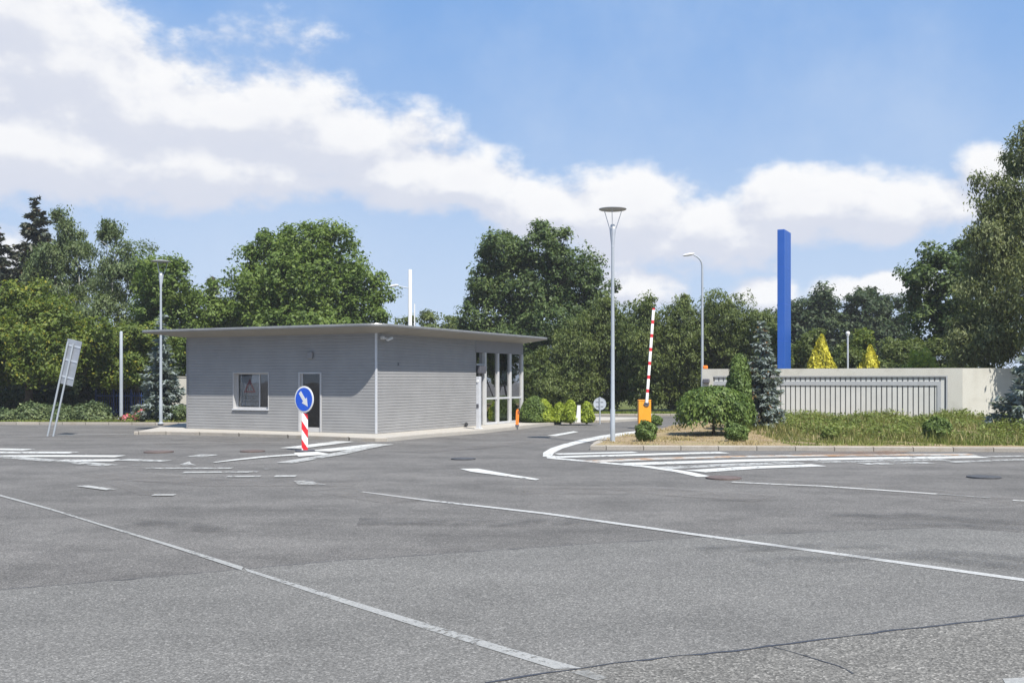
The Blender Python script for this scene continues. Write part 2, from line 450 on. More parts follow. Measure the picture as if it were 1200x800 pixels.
def make_world():
    w = bpy.data.worlds.new('World'); S.world = w; w.use_nodes = True
    t = NT(w.node_tree); t.n.clear()
    out = t.node('ShaderNodeOutputWorld'); bg = t.node('ShaderNodeBackground')
    sky = t.node('ShaderNodeTexSky', sky_type='NISHITA', sun_disc=False)
    sky.sun_elevation = R(SUN_EL); sky.sun_rotation = R(180 - SUN_AZ); sky.altitude = 200
    sky.air_density = 1.0; sky.dust_density = 0.6; sky.ozone_density = 1.6
    tc = t.node('ShaderNodeTexCoord')
    nrm = t.vmath('NORMALIZE', tc.outputs['Generated'])
    sep = t.node('ShaderNodeSeparateXYZ'); t.l.new(nrm, sep.inputs[0])
    az = t.math('ARCTAN2', sep.outputs[0], sep.outputs[1])
    el = t.math('ARCSINE', sep.outputs[2])
    cmb = t.node('ShaderNodeCombineXYZ'); t.l.new(az, cmb.inputs[0]); t.l.new(el, cmb.inputs[1])
    vec = cmb.outputs[0]
    blobs = [  # px, py, rx, ry, weight, softness
        (10, 10, 150, 75, 1.0), (60, 80, 190, 80, 1.0), (150, 120, 190, 75, 1.0), (290, 135, 190, 62, 1.0),
        (400, 165, 150, 60, 1.0), (50, 180, 230, 70, 1.0), (250, 195, 220, 55, 0.95), (480, 205, 130, 48, 0.95),
        (540, 212, 100, 40, 1.05), (640, 245, 100, 44, 0.95), (735, 250, 150, 58, 0.95), (820, 262, 85, 50, 0.95), (790, 295, 170, 32, 0.55),
        (950, 240, 125, 48, 1.0), (1060, 245, 115, 46, 0.95), (890, 275, 140, 34, 0.7), (1165, 203, 60, 38, 0.95),
        (740, 338, 60, 28, 0.7), (890, 345, 55, 24, 0.75), (1025, 336, 85, 20, 0.65), (20, 300, 70, 40, 0.5), (320, 30, 60, 16, 0.22),
        (-350, 120, 350, 120, 0.9), (1500, 200, 250, 70, 0.9),
    ]
    def field(v):
        # noise-warped distance to the nearest cloud body
        warp = t.node('ShaderNodeTexNoise'); warp.inputs['Scale'].default_value = 9; warp.inputs['Detail'].default_value = 3
        t.l.new(v, warp.inputs['Vector'])
        wv = t.vmath('MULTIPLY_ADD', t.vmath('SUBTRACT', warp.outputs['Color'], (0.5, 0.5, 0.5)), (0.05, 0.03, 0.0), v)
        acc = None
        for px, py, rx, ry, wt in blobs:
            a0 = math.atan((px-600)/F); e0 = math.atan((HOR-py)/F*math.cos(a0))
            ra = rx/F*math.cos(a0)**2; re = ry/F*math.cos(a0)
            d = t.vmath('LENGTH', t.vmath('MULTIPLY_ADD', wv, (1/ra, 1/re, 0), (-a0/ra, -e0/re, 0)))
            val = t.math('MULTIPLY', t.math('SUBTRACT', 1.0, d), wt)
            acc = val if acc is None else t.math('SMOOTH_MAX', acc, val, 0.12)
        n1 = t.node('ShaderNodeTexNoise'); n1.inputs['Scale'].default_value = 14; n1.inputs['Detail'].default_value = 12; n1.inputs['Roughness'].default_value = 0.58
        mp = t.node('ShaderNodeMapping'); mp.inputs['Scale'].default_value = (1, 1.5, 1); t.l.new(v, mp.inputs['Vector'])
        t.l.new(mp.outputs[0], n1.inputs['Vector'])
        return t.math('ADD', acc, t.math('MULTIPLY_ADD', n1.outputs['Fac'], 1.55, -0.80)), acc, n1.outputs['Fac']
    D, base, nz = field(vec)
    D2, _, _ = field(t.vmath('ADD', vec, (0.006, 0.020, 0)))
    alpha = t.math('MULTIPLY', t.smooth(D, -0.10, 0.34), 0.97)
    lit = t.smooth(t.math('SUBTRACT', D, D2), -0.18, 0.42)
    # thin general veil
    veil = t.math('MULTIPLY', t.smooth(t.noise(vec, 3.0, 6, 0.6), 0.38, 0.8), 0.48)
    hz = t.smooth(el, R(22), R(1))
    k = 1.0/(SKY_STRENGTH*2**EXPO)
    skyc = t.mix(1.0, sky.outputs[0], SKY_TINT, 'MULTIPLY')
    skyc = t.mix(0.88, skyc, (0.235*k, 0.445*k, 0.835*k))
    skyc = t.mix(t.math('MULTIPLY', hz, 0.85), skyc, (0.60*k, 0.725*k, 0.90*k))
    skyc = t.mix(veil, skyc, (0.62*k, 0.73*k, 0.90*k))
    dens = t.smooth(D, 0.15, 1.1)
    ccol = t.mix(lit, (0.70*k, 0.735*k, 0.84*k), (0.995*k, 0.995*k, 1.0*k))
    ccol = t.mix(t.math('MULTIPLY', dens, 0.35), ccol, (0.84*k, 0.85*k, 0.90*k))
    col = t.mix(alpha, skyc, ccol)
    below = t.smooth(el, R(-1.0), R(-4.0))
    col = t.mix(below, col, (0.12*k, 0.12*k, 0.11*k))
    t.l.new(col, bg.inputs[0]); bg.inputs[1].default_value = SKY_STRENGTH
    t.l.new(bg.outputs[0], out.inputs[0])

SKY_TINT = (0.95, 1.02, 1.12)
HAZE = 0.0004
SKY_STRENGTH = 0.06
EXPO = 0.75
make_world()
S.view_settings.view_transform = 'Standard'
S.view_settings.look = 'None'
S.view_settings.exposure = EXPO
S.view_settings.gamma = 1.0
S.render.engine = 'CYCLES'

# ------------------------------------------------------------------ ground, roads, kerbs
MB().sheet([(-900, -200), (900, -200), (900, 1500), (-900, 1500)], 0).build('ground', M['asphalt'])['kind'] = 'structure'

def struct(name, mb, mat, **kw):
    o = mb.build(name, mat, **kw); o['kind'] = 'structure'; return o

def gp(pts, z=0.0): return [G(x, y, z) for x, y in pts]

seam1 = [(-260, 716), (0, 691), (140, 680), (285, 667), (400, 657), (600, 643.5), (800, 631), (900, 626), (1000, 622), (1090, 618.5), (1140, 620), (1200, 625), (1420, 634)]
seam2 = [(-500, 960), (300, 838), (570, 800), (640, 789), (700, 780.5), (760, 773), (800, 768.5), (860, 763), (900, 757.5), (960, 750), (1050, 738.5), (1120, 731), (1200, 721.5), (1500, 690)]
struct('asphalt_strip', MB().sheet(gp(seam1) [::-1] + gp(seam2), 0.004), M['asphalt_band'])
near = gp(seam2)
struct('asphalt_apron', MB().sheet([(near[0][0], -3)] + [(near[-1][0], -3)] + near[::-1], 0.004), M['asphalt_near'])

def ribbon(pts, w, z):
    """flat strip of constant width along ground points"""
    mb = MB(); n = len(pts); L = []; Rr = []
    for i, p in enumerate(pts):
        a = Vector(pts[max(i-1, 0)]); b = Vector(pts[min(i+1, n-1)])
        d = (b - a).normalized(); nn = Vector((-d.y, d.x))
        ww = w[i] if hasattr(w, '__len__') else w
        L.append(Vector(p) + nn * ww/2); Rr.append(Vector(p) - nn * ww/2)
    v = [(q.x, q.y, z) for q in L] + [(q.x, q.y, z) for q in Rr]
    return mb.add(v, [(n+i, n+i+1, i+1, i) for i in range(n-1)])

rs = random.Random(4)
def crack(pts, w, z):
    P = [Vector(p) for p in gp(pts)]; out = []
    for a, b in zip(P[:-1], P[1:]):
        k = max(2, int((b-a).length / 0.12))
        for i in range(k):
            q = a.lerp(b, i/k); out.append((q.x + rs.uniform(-.012, .012), q.y + rs.uniform(-.014, .014)))
    out.append(tuple(P[-1]))
    return ribbon(out, [w*rs.uniform(0.35, 1.4) for _ in out], z)
struct('tar_seam', crack(seam2[2:], 0.028, 0.008), M['tar'])
struct('tar_seam', crack([(905, 758), (940, 768), (985, 781), (1000, 790)], 0.014, 0.008), M['tar'])
struct('tar_seam', crack(seam1[1:-1], 0.012, 0.008), M['tar'])

# painted markings: each stroke is one sheet between pixel-picked ground points
zc = [0.008]
def nz_():
    zc[0] += 0.00025; return zc[0]
def mark(pts, w, mat='paint', z=None):
    z = nz_()
    if not hasattr(w, '__len__') and mat in ('paint', 'paint_worn', 'paint_rust'): w *= 2.3
    return struct('road_marking', ribbon(gp(pts), w, z), M[mat])
def area(pts, mat='paint', z=None):
    z = nz_()
    return struct('road_marking', MB().sheet(gp(pts), z), M[mat])
# the two long lines of the foreground
area([(-130,545.5),(0,579.6),(60,596),(120,614.5),(200,638),(285,664.6),(283,668.5),(200,641),(120,616.5),(60,598),(0,581.6),(-130,547)], 'paint_line')
area([(286,666),(400,701),(520,737),(600,761),(682,783.6),(650,784.5),(520,744.5),(400,706.5),(290,670)], 'paint_line')
area([(690,786),(712,795),(700,798),(668,788)], 'paint_faint')
area([(1175,796),(1230,793),(1260,812),(1180,806)], 'paint_line')
mark([(424,576.3),(460,581),(500,586.3),(570,594),(640,602),(800,624.5),(1000,652),(1250,687)], [.08,.12,.14,.15,.15,.15,.15,.15], 'paint_mid')
# splitter in front of the island
mark([(641,535),(643,530.5),(652,525.5),(668,520.5),(690,515.2),(715,510.3),(745,506.4),(772,503.6),(805,499.8)], [.22,.30,.36,.42,.5,.6,.7,.6,.4])
area([(640,533.5),(650,534),(652,537.5),(641,537)])
mark([(648,537),(700,541.6),(760,547),(800,553),(826,558.8)], .14)
mark([(858,565),(905,567.3),(960,569.6),(1030,574.2),(1098,579)], .075)
mark([(1100,579),(1160,583.5)], .15, 'paint_faint')
mark([(1187,586.3),(1260,591)], .07)
mark([(652,532.2),(700,531),(745,530)], .20)
mark([(650,535.7),(730,533.6),(800,531.4),(850,530.4)], .26)
mark([(690,541.0),(770,537.6),(860,535.3),(960,533.8),(1060,533.0),(1140,532.6)], .27, 'paint_rust')
mark([(735,544),(800,542.0),(880,539.6),(1000,537.5),(1152,535.4)], .30)
mark([(775,548.5),(850,545.2),(935,541.9)], .27, 'paint_worn')
mark([(957,541.8),(1030,540.2),(1108,538.6)], .20, 'paint_worn')
mark([(815,552.5),(880,548),(960,545.3)], .26)
mark([(1011,543.8),(1090,542.3)], .22, 'paint_worn')
mark([(1114,541.6),(1200,538.6),(1260,537)], .16, 'paint_worn')
mark([(1158,535.3),(1260,533.6)], .16, 'paint_worn')
struct('rust_stain', MB().sheet(gp([(925,532.5),(975,529.6),(1040,528.6),(1068,529.6),(1045,533.8),(985,533.6)]), 0.027), paint('rust wash', (0.26,0.14,0.07), 0.50, None, 3.0, 0.2, 0.6))
# dashes in the gate lane
area([(539,549.6),(560,549.4),(600,556.6),(632,561.6),(628,563),(590,558),(552,553)], 'paint')
area([(641,510.6),(672,505.4),(678,506.2),(652,511.2)])
mark([(578,509),(632,505.4)], .12, 'paint_faint')
# left hatch
mark([(-60,526.2),(0,526.6),(34,527.2)], .26)
mark([(-60,530),(0,530.3),(87,530.6)], .28)
mark([(-60,535),(0,534.8),(60,534.6),(142,534.9)], .28)
mark([(-30,533),(25,537.2),(75,541),(129,545.8)], .22, 'paint_worn')
mark([(70,540),(137,539.6)], .28)
mark([(142,538.9),(195,540.6)], .22, 'paint_worn')
mark([(229,535.7),(246,532.8)], .25, 'paint_worn')
area([(208,545.5),(222,541),(224,543.5),(230,545.6)], 'paint_worn')
mark([(150,545.3),(205,545.6)], .14, 'paint_faint')
mark([(172,549.2),(272,549.0)], .14, 'paint_worn')
mark([(215,554),(302,553.4)], .14, 'paint_worn')
mark([(266,558.8),(305,558.6)], .12, 'paint_worn')
mark([(322,558.5),(347,558.3)], .16, 'paint_worn')
area([(344,564),(362,563.6),(382,568.4),(350,568.6)], 'paint_worn')
mark([(309,550),(329,548.9)], .16, 'paint_faint')
mark([(95,569.6),(130,574.4)], .085, 'paint_worn')
mark([(179,580.6),(205,580.6)], .08, 'paint_worn')
mark([(134,566),(178,580)], .35, 'dust')
mark([(150,563),(240,566)], .3, 'dust')
# splitter round the blue sign
mark([(251,542.3),(280,538.8),(312,535.4),(357,532.4),(384,533)], [.1,.25,.35,.45,.3])
area([(344,531),(372,529.6),(386,532.6),(350,535.4)])
mark([(340,525.7),(372,521.7),(404,517.6)], .30)
mark([(374,529),(412,525),(449,520.8)], .34)
mark([(333,543),(366,537.4),(396,532.4),(424,526),(449,521.2)], .2, 'paint_worn')
# pale gutter strips at the left
mark([(-80,513.2),(0,512.4),(90,511),(172,509.6)], .55, 'dust')
mark([(70,509.9),(160,509)], .35, 'paint_faint')
mark([(180,520),(330,514.8)], 1.4, 'dust')
mark([(300,519),(440,519.2)], .6, 'dust')
mark([(860,563),(1000,570),(1200,590)], 1.3, 'dust')
mark([(380,573),(480,588)], .9, 'dust')

def film(pts, w, mat='tyre'):
    o = struct('tyre_mark', ribbon(gp(pts), w, nz_()), M[mat])
film([(980,606),(1080,604.5),(1150,611),(1300,618)], .5)
film([(1010,614),(1120,616),(1300,628)], .35)
film([(420,612),(500,611),(580,614),(700,611)], .7, 'oil')
film([(170,612),(225,618),(260,622)], .5, 'oil')
film([(820,645),(1000,640),(1250,660)], .45)
film([(880,660),(1060,652),(1300,676)], .45)
mark([(120,556),(260,566),(420,566)], 1.3, 'dust')
mark([(480,530),(560,524),(640,516)], 1.0, 'dust')
mark([(600,575),(760,575),(900,585)], 1.2, 'dust')

def kerb_sweep(pts, w, h, z0=-0.05):
    """kerb stone along ground points; stone lies to the left of the path"""
    mb = MB(); n = len(pts)
    v = []
    for i, p in enumerate(pts):
        a = Vector(pts[max(i-1, 0)]); b = Vector(pts[min(i+1, n-1)])
        d = (b - a).normalized(); nn = Vector((-d.y, d.x)); p = Vector(p)
        q = p + nn * w; e = p + nn * 0.02
        v += [(p.x, p.y, z0), (p.x, p.y, h-0.02), (e.x, e.y, h), (q.x, q.y, h), (q.x, q.y, z0)]
    f = []
    for i in range(n-1):
        for k in range(4):
            f.append((i*5+k, i*5+5+k, i*5+6+k, i*5+1+k))
    f += [(0, 1, 2, 3, 4), tuple((n-1)*5 + k for k in (4, 3, 2, 1, 0))]
    return mb.add(v, f)

# gatehouse pavement
C0 = Vector(((441-600)/F*35.8, 35.8, 0.12))
TH = R(27)
U = Vector((math.sin(TH), math.cos(TH), 0)); Wd = Vector((-math.cos(TH), math.sin(TH), 0))
def B(x, y, z=0): return C0 + U*x + Wd*y + Vector((0, 0, z))
front = gp([(157,509.2),(200,509.2),(260,510.4),(318,512.3),(380,514.8),(425,516.8)])
cornr = gp([(440,517.3),(452,517.2),(463,516.2)])
side = gp([(500,512.6),(566,507.4),(610,502.4),(640,498.6),(660,496.6),(690,495.4),(720,494.6)])
back = [(7.0, 51.5), (0, 54), (-9, 52), (-14.6, 45.5)]
pav = [(x+.05, y+.07) for x, y in front + cornr + side] + back
struct('pavement', MB().prism(pav, -0.05, 0.112), M['concrete'])
struct('kerb', kerb_sweep(front + cornr + side, 0.14, 0.122), M['kerb'])

# traffic island with a low mound
isl_left = [(2.24, 29.27), (2.42, 30.6), (2.88, 32.9), (4.4, 36.4), (6.55, 41.4), (8.07, 44.0), (9.2, 48.5)]
isl_front = [(2.24, 29.27), (6.0, 29.05), (10.0, 28.75), (14.2, 28.4), (26.0, 27.5), (60.0, 25)]
def lerp_pts(pts, t, ax):
    for a, b in zip(pts[:-1], pts[1:]):
        if a[ax] <= t <= b[ax]:
            k = (t-a[ax])/(b[ax]-a[ax]); return a[1-ax] + k*(b[1-ax]-a[1-ax])
    return pts[-1][1-ax] if t > pts[-1][ax] else pts[0][1-ax]
def isl_z(x, y):
    k = min(1, max(0, (y-30.5)/9.0)); k = k*k*(3-2*k)
    m = min(1, max(0, (x-6.0)/5.0))
    return 0.125 + 0.26*k*m + 0.025*math.sin(x*1.7)*math.cos(y*1.3)*k
nx, ny = 70, 26
v = []; f = []
for i in range(nx+1):
    x = 2.3 + (45-2.3)*(i/nx)**1.3
    y0 = lerp_pts(isl_front, x, 0) + 0.12
    y1 = lerp_pts(isl_left, x, 0) if x < 9.2 else 60.0
    y1 = max(y1, y0+0.05)
    for j in range(ny+1):
        y = y0 + (y1-y0)*(j/ny)**1.4
        v.append((x, y, isl_z(x, y)))
for i in range(nx):
    for j in range(ny):
        a = i*(ny+1)+j
        f.append((a, a+ny+1, a+ny+2, a+1))
struct('traffic_island', MB().add(v, f), M['soil'], smooth=True)
struct('kerb', kerb_sweep(isl_left[::-1][:-1] + isl_front, 0.22, 0.128), M['kerb'])

# verges beyond the road
kl = [(-60, 46.6), (-30, 46.2), (-14.2, 45.2), (-10.5, 47.5)]
struct('verge', MB().prism([(-80, 46.7), (-30, 46.35), (-14.3, 45.4), (-13, 50), (-13, 120), (-80, 120)], -0.05, 0.10), M['litter'])
struct('kerb', kerb_sweep([(-80, 46.5), (-30, 46.2), (-14.35, 45.25)], 0.18, 0.115), M['kerb'])
struct('verge', MB().prism([(-12.5, 57.2), (0, 57), (40, 57.4), (60, 57.4), (60, 130), (-12.5, 130)], -0.05, 0.10), M['verge'])
struct('kerb', kerb_sweep([(-12.5, 57.0), (0, 56.8), (40, 57.2)], 0.18, 0.115), M['kerb'])

# ------------------------------------------------------------------ gatehouse
gh = empty('gatehouse', C0, math.atan2(U.y, U.x))
tag(gh, 'low grey metal clad gatehouse with thin flat overhanging roof', 'building')
XW, YW, HW = 11.55, 8.87, 3.52
DOOR = (2.37, 3.41, 0.0, 2.16); WIN = (4.80, 6.53, 0.76, 2.17)
GX = 7.19; GH = 3.02

def ribbed(mb, fn, s0, s1, z0, z1, per=0.105):
    """horizontal ribs; fn(s, off, z) -> local point, off inward"""
    prof = []
    k = int(math.floor(z0/per))
    while k*per < z1:
        for dz, off in ((0, 0), (0.074, 0), (0.083, 0.012), (0.096, 0.012)):
            z = k*per+dz
            if z0 <= z <= z1: prof.append((z, off))
        k += 1
    if not prof or prof[0][0] > z0 + 1e-4: prof.insert(0, (z0, 0.0))
    if prof[-1][0] < z1 - 1e-4: prof.append((z1, 0.0))
    v = []
    for z, off in prof: v += [fn(s0, off, z), fn(s1, off, z)]
    mb.add(v, [(2*i, 2*i+1, 2*i+3, 2*i+2) for i in range(len(prof)-1)])
left = lambda s, off, z: (off, s, z)
right = lambda s, off, z: (s, off, z)
wl = MB()
ribbed(wl, left, 0.05, DOOR[0], 0, HW); ribbed(wl, left, DOOR[0], DOOR[1], DOOR[3], HW)
ribbed(wl, left, DOOR[1], WIN[0], 0, HW); ribbed(wl, left, WIN[0], WIN[1], 0, WIN[2]); ribbed(wl, left, WIN[0], WIN[1], WIN[3], HW)
ribbed(wl, left, WIN[1], YW, 0, HW)
ribbed(wl, right, 0.05, GX, 0, HW)
ribbed(wl, lambda s, off, z: (s, YW-off, z), 0, XW, 0, HW)
ribbed(wl, lambda s, off, z: (XW-off, s, z), 1.6, YW, 0, HW)
# inner lining
for a in ((0.06, DOOR[0], 0, HW), (DOOR[0], DOOR[1], DOOR[3], HW), (DOOR[1], WIN[0], 0, HW), (WIN[0], WIN[1], 0, WIN[2]), (WIN[0], WIN[1], WIN[3], HW), (WIN[1], YW, 0, HW)):
    wl.add([(0.28, a[0], a[2]), (0.28, a[1], a[2]), (0.28, a[1], a[3]), (0.28, a[0], a[3])], [(0, 1, 2, 3)])
wall = wl.build('wall', M['siding'], gh)
MB().box(3.2, 3.3, 0.3, YW-0.1, 0, HW).box(7.2, 7.3, 1.9, YW-0.1, 0, HW).box(0.2, XW-0.1, YW-0.3, YW-0.2, 0, HW).box(0.18, XW-.1, .1, YW-.2, 0.002, 0.012).build('interior_partition', M['interior'], gh)
# base plinth strip and corner trims
MB().box(-0.012, 0.05, -0.012, 0.05, 0.0, HW).build('corner_trim', M['trim'], gh)
MB().box(-0.015, 0.0, YW-0.06, YW+0.01, 0, HW).build('corner_trim', M['siding_flat'], gh)
MB().box(GX-0.03, GX+0.03, -0.014, 0.05, GH, HW).build('panel_joint', M['siding_flat'], gh)
MB().box(GX+0.031, XW, -0.004, 0.12, GH, HW).box(XW-0.12, XW-0.002, 0.121, 1.6, GH, HW).build('header_panel', M['siding_flat'], gh)

def rrect(x0, x1, y0, y1, r, n=8):
    pts = []
    for cx, cy, a0 in ((x0+r, y0+r, 180), (x1-r, y0+r, 270), (x1-r, y1-r, 0), (x0+r, y1-r, 90)):
        for k in range(n+1):
            a = R(a0 + 90*k/n); pts.append((cx+r*math.cos(a), cy+r*math.sin(a)))
    return pts
RX0, RX1, RY0, RY1 = -0.98, XW+1.28, -0.82, YW+1.72
def rings_mesh(rings, cap_top=False, cap_bot=False):
    mb = MB(); n = len(rings[0][0]); v = []
    for pts, z in rings: v += [(x, y, z) for x, y in pts]
    f = []
    for i in range(len(rings)-1):
        for k in range(n):
            j = (k+1) % n
            f.append((i*n+k, i*n+j, i*n+n+j, i*n+n+k))
    if cap_top: f.append(tuple((len(rings)-1)*n+k for k in range(n)))
    if cap_bot: f.append(tuple(range(n))[::-1])
    return mb.add(v, f)
rad = 0.62
outer = rrect(RX0, RX1, RY0, RY1, rad); inner = rrect(-0.02, XW+0.02, -0.02, YW+0.02, 0.02)
roof = rings_mesh([(rrect(RX0+.25, RX1-.25, RY0+.25, RY1-.25, rad-.2), 3.80), (rrect(RX0+1.2, RX1-1.2, RY0+1.2, RY1-1.2, .1), 3.86)], cap_top=True).build('roof', M['felt'], gh)
rings_mesh([(inner, HW-0.005), (rrect(RX0+.02, RX1-.02, RY0+.02, RY1-.02, rad-.02), 3.705)], cap_bot=True).build('soffit', M['soffit'], roof)
rings_mesh([(rrect(RX0+.021, RX1-.021, RY0+.021, RY1-.021, rad-.021), 3.703), (outer, 3.700), (rrect(RX0-.012, RX1+.012, RY0-.012, RY1+.012, rad+.012), 3.725), (rrect(RX0-.012, RX1+.012, RY0-.012, RY1+.012, rad+.012), 3.775), (outer, 3.80), (rrect(RX0+.249, RX1-.249, RY0+.249, RY1-.249, rad-.2), 3.799)]).build('fascia', M['fascia'], roof, smooth=False)

# window: deep reveal, frame, two panes, sill
win = MB()
y0, y1, z0, z1 = WIN
win.box(-0.012, 0.26, y0, y0+.03, z0, z1).box(-0.012, 0.26, y1-.03, y1, z0, z1).box(-0.012, 0.26, y0+.03, y1-.03, z1-.03, z1)
win.box(0.17, 0.23, y0+.03, y0+.07, z0+.04, z1-.03).box(0.17, 0.23, y1-.10, y1-.03, z0+.04, z1-.03)
win.box(0.17, 0.23, y0+.07, y1-.10, z1-.08, z1-.03).box(0.17, 0.23, y0+.07, y1-.10, z0+.04, z0+.10)
win.box(0.175, 0.225, y0+.57, y0+.61, z0+.10, z1-.08)
wf = win.build('window', M['frame'], gh)
MB().box(-0.06, 0.26, y0, y1, z0-.01, z0+.035).build('sill', M['trim'], wf)
MB().box(0.198, 0.202, y0+.06, y1-.09, z0+.09, z1-.07).build('pane', M['glass'], wf)
# door
y0, y1, z0, z1 = DOOR
d = MB().box(-0.02, 0.16, y0, y0+.06, 0, z1).box(-0.02, 0.16, y1-.07, y1, 0, z1).box(-0.02, 0.16, y0+.06, y1-.07, z1-.06, z1).box(.04, .12, y0+.06, y1-.07, 0.0, .16)
d.box(.05, .11, y0+.06, y0+.13, .16, z1-.06).box(.05, .11, y1-.15, y1-.07, .16, z1-.06)
dr = d.build('door', M['frame'], gh)
MB().box(.078, .084, y0+.125, y1-.145, .155, z1-.055).build('pane', M['glass_door'], dr)
MB().box(.0, .05, y1-.13, y1-.10, .95, 1.15).build('handle', M['trim'], dr)
# glazed entrance at the far end of the lane side
en = MB()
for s in (7.97, 9.12, 10.28, 11.44):
    en.box(s-.075, s+.075, -0.03, 0.11, 0, GH)
en.box(XW-.115, XW-.005, 1.45, 1.6, 0, GH)
ent = en.build('glazed_entrance', M['mullion'], gh)
for a, b in ((7.97, 9.12), (9.12, 10.28), (10.28, 11.44)):
    MB().box(a+.076, b-.076, 0.0, .08, 1.06, 1.14).build('transom', M['trim'], ent); MB().box(a+.076, b-.076, 0, .08, 0, .09).build('bottom_rail', M['trim'], ent)
MB().add([(GX+.07, .02, .02), (7.9, .10, .02), (7.9, .10, GH-.01), (GX+.07, .02, GH-.01)], [(0, 1, 2, 3)]).build('door_pane', M['glass_dark'], ent)
for a, b in ((7.97, 9.12), (9.12, 10.28), (10.28, 11.44)):
    MB().box(a+.07, b-.07, .038, .044, 0.02, GH-.01).build('pane', M['glass_dark'], ent)
MB().box(XW-.06, XW-.054, .12, 1.45, 0.02, GH-.01).build('pane', M['glass_dark'], ent)
MB().box(GX+.62, GX+.70, -0.05, .04, 0, 2.55).box(GX+.02, GX+.62, -0.02, .036, 2.48, 2.55).build('door_post', M['mullion'], ent)
MB().bbox(GX+.04, GX+.58, -0.16, -.03, 2.15, 2.46, .015).build('intercom', M['darkgrey'], ent)  # dark intercom box beside the entrance door
# fixtures
lam = MB().bbox(-0.10, -0.001, 2.74, 2.96, 2.64, 2.90, .02).build('wall_lamp', M['siding_flat'], gh)
cm = MB()
cm.bbox(0.22, 0.32, -0.14, -0.001, HW-.22, HW-.10, .01).tube([(0.27, -.1, HW-.16), (.36, -.24, HW-.2)], .03)
cmo = cm.build('security_camera', M['white'], gh)
MB().bbox(-.15, .18, -.045, .045, -.04, .04, .015, Matrix.Translation((.42, -.27, HW-.20)) @ Matrix.Rotation(R(-15), 4, 'Y')).build('camera_body', M['white'], cmo)
MB().tube([(6.35, -.01, .10), (6.0, -.22, .09)], [.07, .06], 10).build('black_stub', M['black'], gh)  # short black cylinder at the foot of the lane side wall
MB().box(1.35, 1.42, -0.012, -0.002, 2.4, 2.5).build('vent_plate', M['darkgrey'], gh)

# warning poster behind the window pane
pf = empty('warning_poster', B(0.216, 5.90, 1.4), math.atan2(U.y, U.x)); tag(pf, 'grey poster with dark red warning triangle inside the gatehouse window', 'poster')
def lp(mb, pts, x0, x1):  # polygon in local (y,z), thickness along x
    n = len(pts); v = [(x0, a, b) for a, b in pts] + [(x1, a, b) for a, b in pts]
    return mb.add(v, [tuple(range(n)), tuple(range(n, 2*n))[::-1]] + [(i, n+i, n+(i+1) % n, (i+1) % n) for i in range(n)])
lp(MB(), [(-.47, -.5), (.47, -.5), (.47, .63), (-.47, .63)], 0.0, 0.004).build('sheet', M['poster_paper'], pf)
tri = MB()
To = [(0, .52), (.30, 0.0), (-.30, 0.0)]; Ti = [(0, .36), (.165, .075), (-.165, .075)]
tri.add([(-.004, a, b) for a, b in To + Ti], [(0, 3, 4, 1), (1, 4, 5, 2), (2, 5, 3, 0)]).build('triangle', M['poster_red'], pf)
pic = MB()
for sx in (-.06, .07):
    lp(pic, [(sx-.035, .07), (sx+.035, .07), (sx+.02, .2), (sx-.02, .2)], -.006, -.004)
    lp(pic, [(sx+.02*math.cos(a), .225+.02*math.sin(a)) for a in [k*math.pi/4 for k in range(8)]], -.006, -.004)
pic.build('pictogram', M['poster_ink'], pf)
for zz, hw in ((-.16, .36), (-.24, .30), (-.36, .38)):
    y = -hw; tx = MB()
    while y < hw:
        w_ = rs.uniform(.03, .09); tx.box(-.004, -.001, y, min(y+w_, hw), zz, zz+.045); y += w_+.02
    tx.build('text_line', M['poster_ink'], pf)

# ------------------------------------------------------------------ lamps and masts
def disc_lamp(px, py, label):
    x, y = G(px, py, 0.1)
    r = empty('street_lamp', (x, y, 0.08)); tag(r, label, 'street lamp', 'street lamps with flat disc reflectors')
    h = 6.55
    MB().lathe([(.075, 0), (.075, 1.0), (.062, 1.04), (.055, 3.5), (.046, h-.55)], 16).build('pole', M['galv_bright'], r, True)
    MB().lathe([(.13, -.02), (.13, .02), (.08, .05)], 16).build('base_flange', M['galv'], r)
    lan = MB().lathe([(.048, h-.56), (.055, h-.42), (.092, h-.08), (.095, h)], 16).build('lantern', M['galv'], r, True)
    MB().lathe([(.07, h), (.075, h+.10), (.05, h+.14)], 16).build('glass_lens', M['white'], lan, True)
    MB().lathe([(.02, h+.60), (.40, h+.585), (.425, h+.60), (.425, h+.615), (.30, h+.645), (.02, h+.665)], 32).build('reflector_disc', M['rail'], r, True)
    for a in (20, 140, 260):
        c, s_ = math.cos(R(a)), math.sin(R(a))
        MB().tube([(.06*c, .06*s_, h-.35), (.10*c, .10*s_, h-.02), (.31*c, .31*s_, h+.595)], .011, 6).build('rod', M['galv'], r)
    return r
disc_lamp(718, 517.5, 'tall grey lamp with flat disc reflector beside the kerb of the gate lane')
disc_lamp(188.5, 495.3, 'tall grey lamp with flat disc reflector left of the gatehouse, among trees')

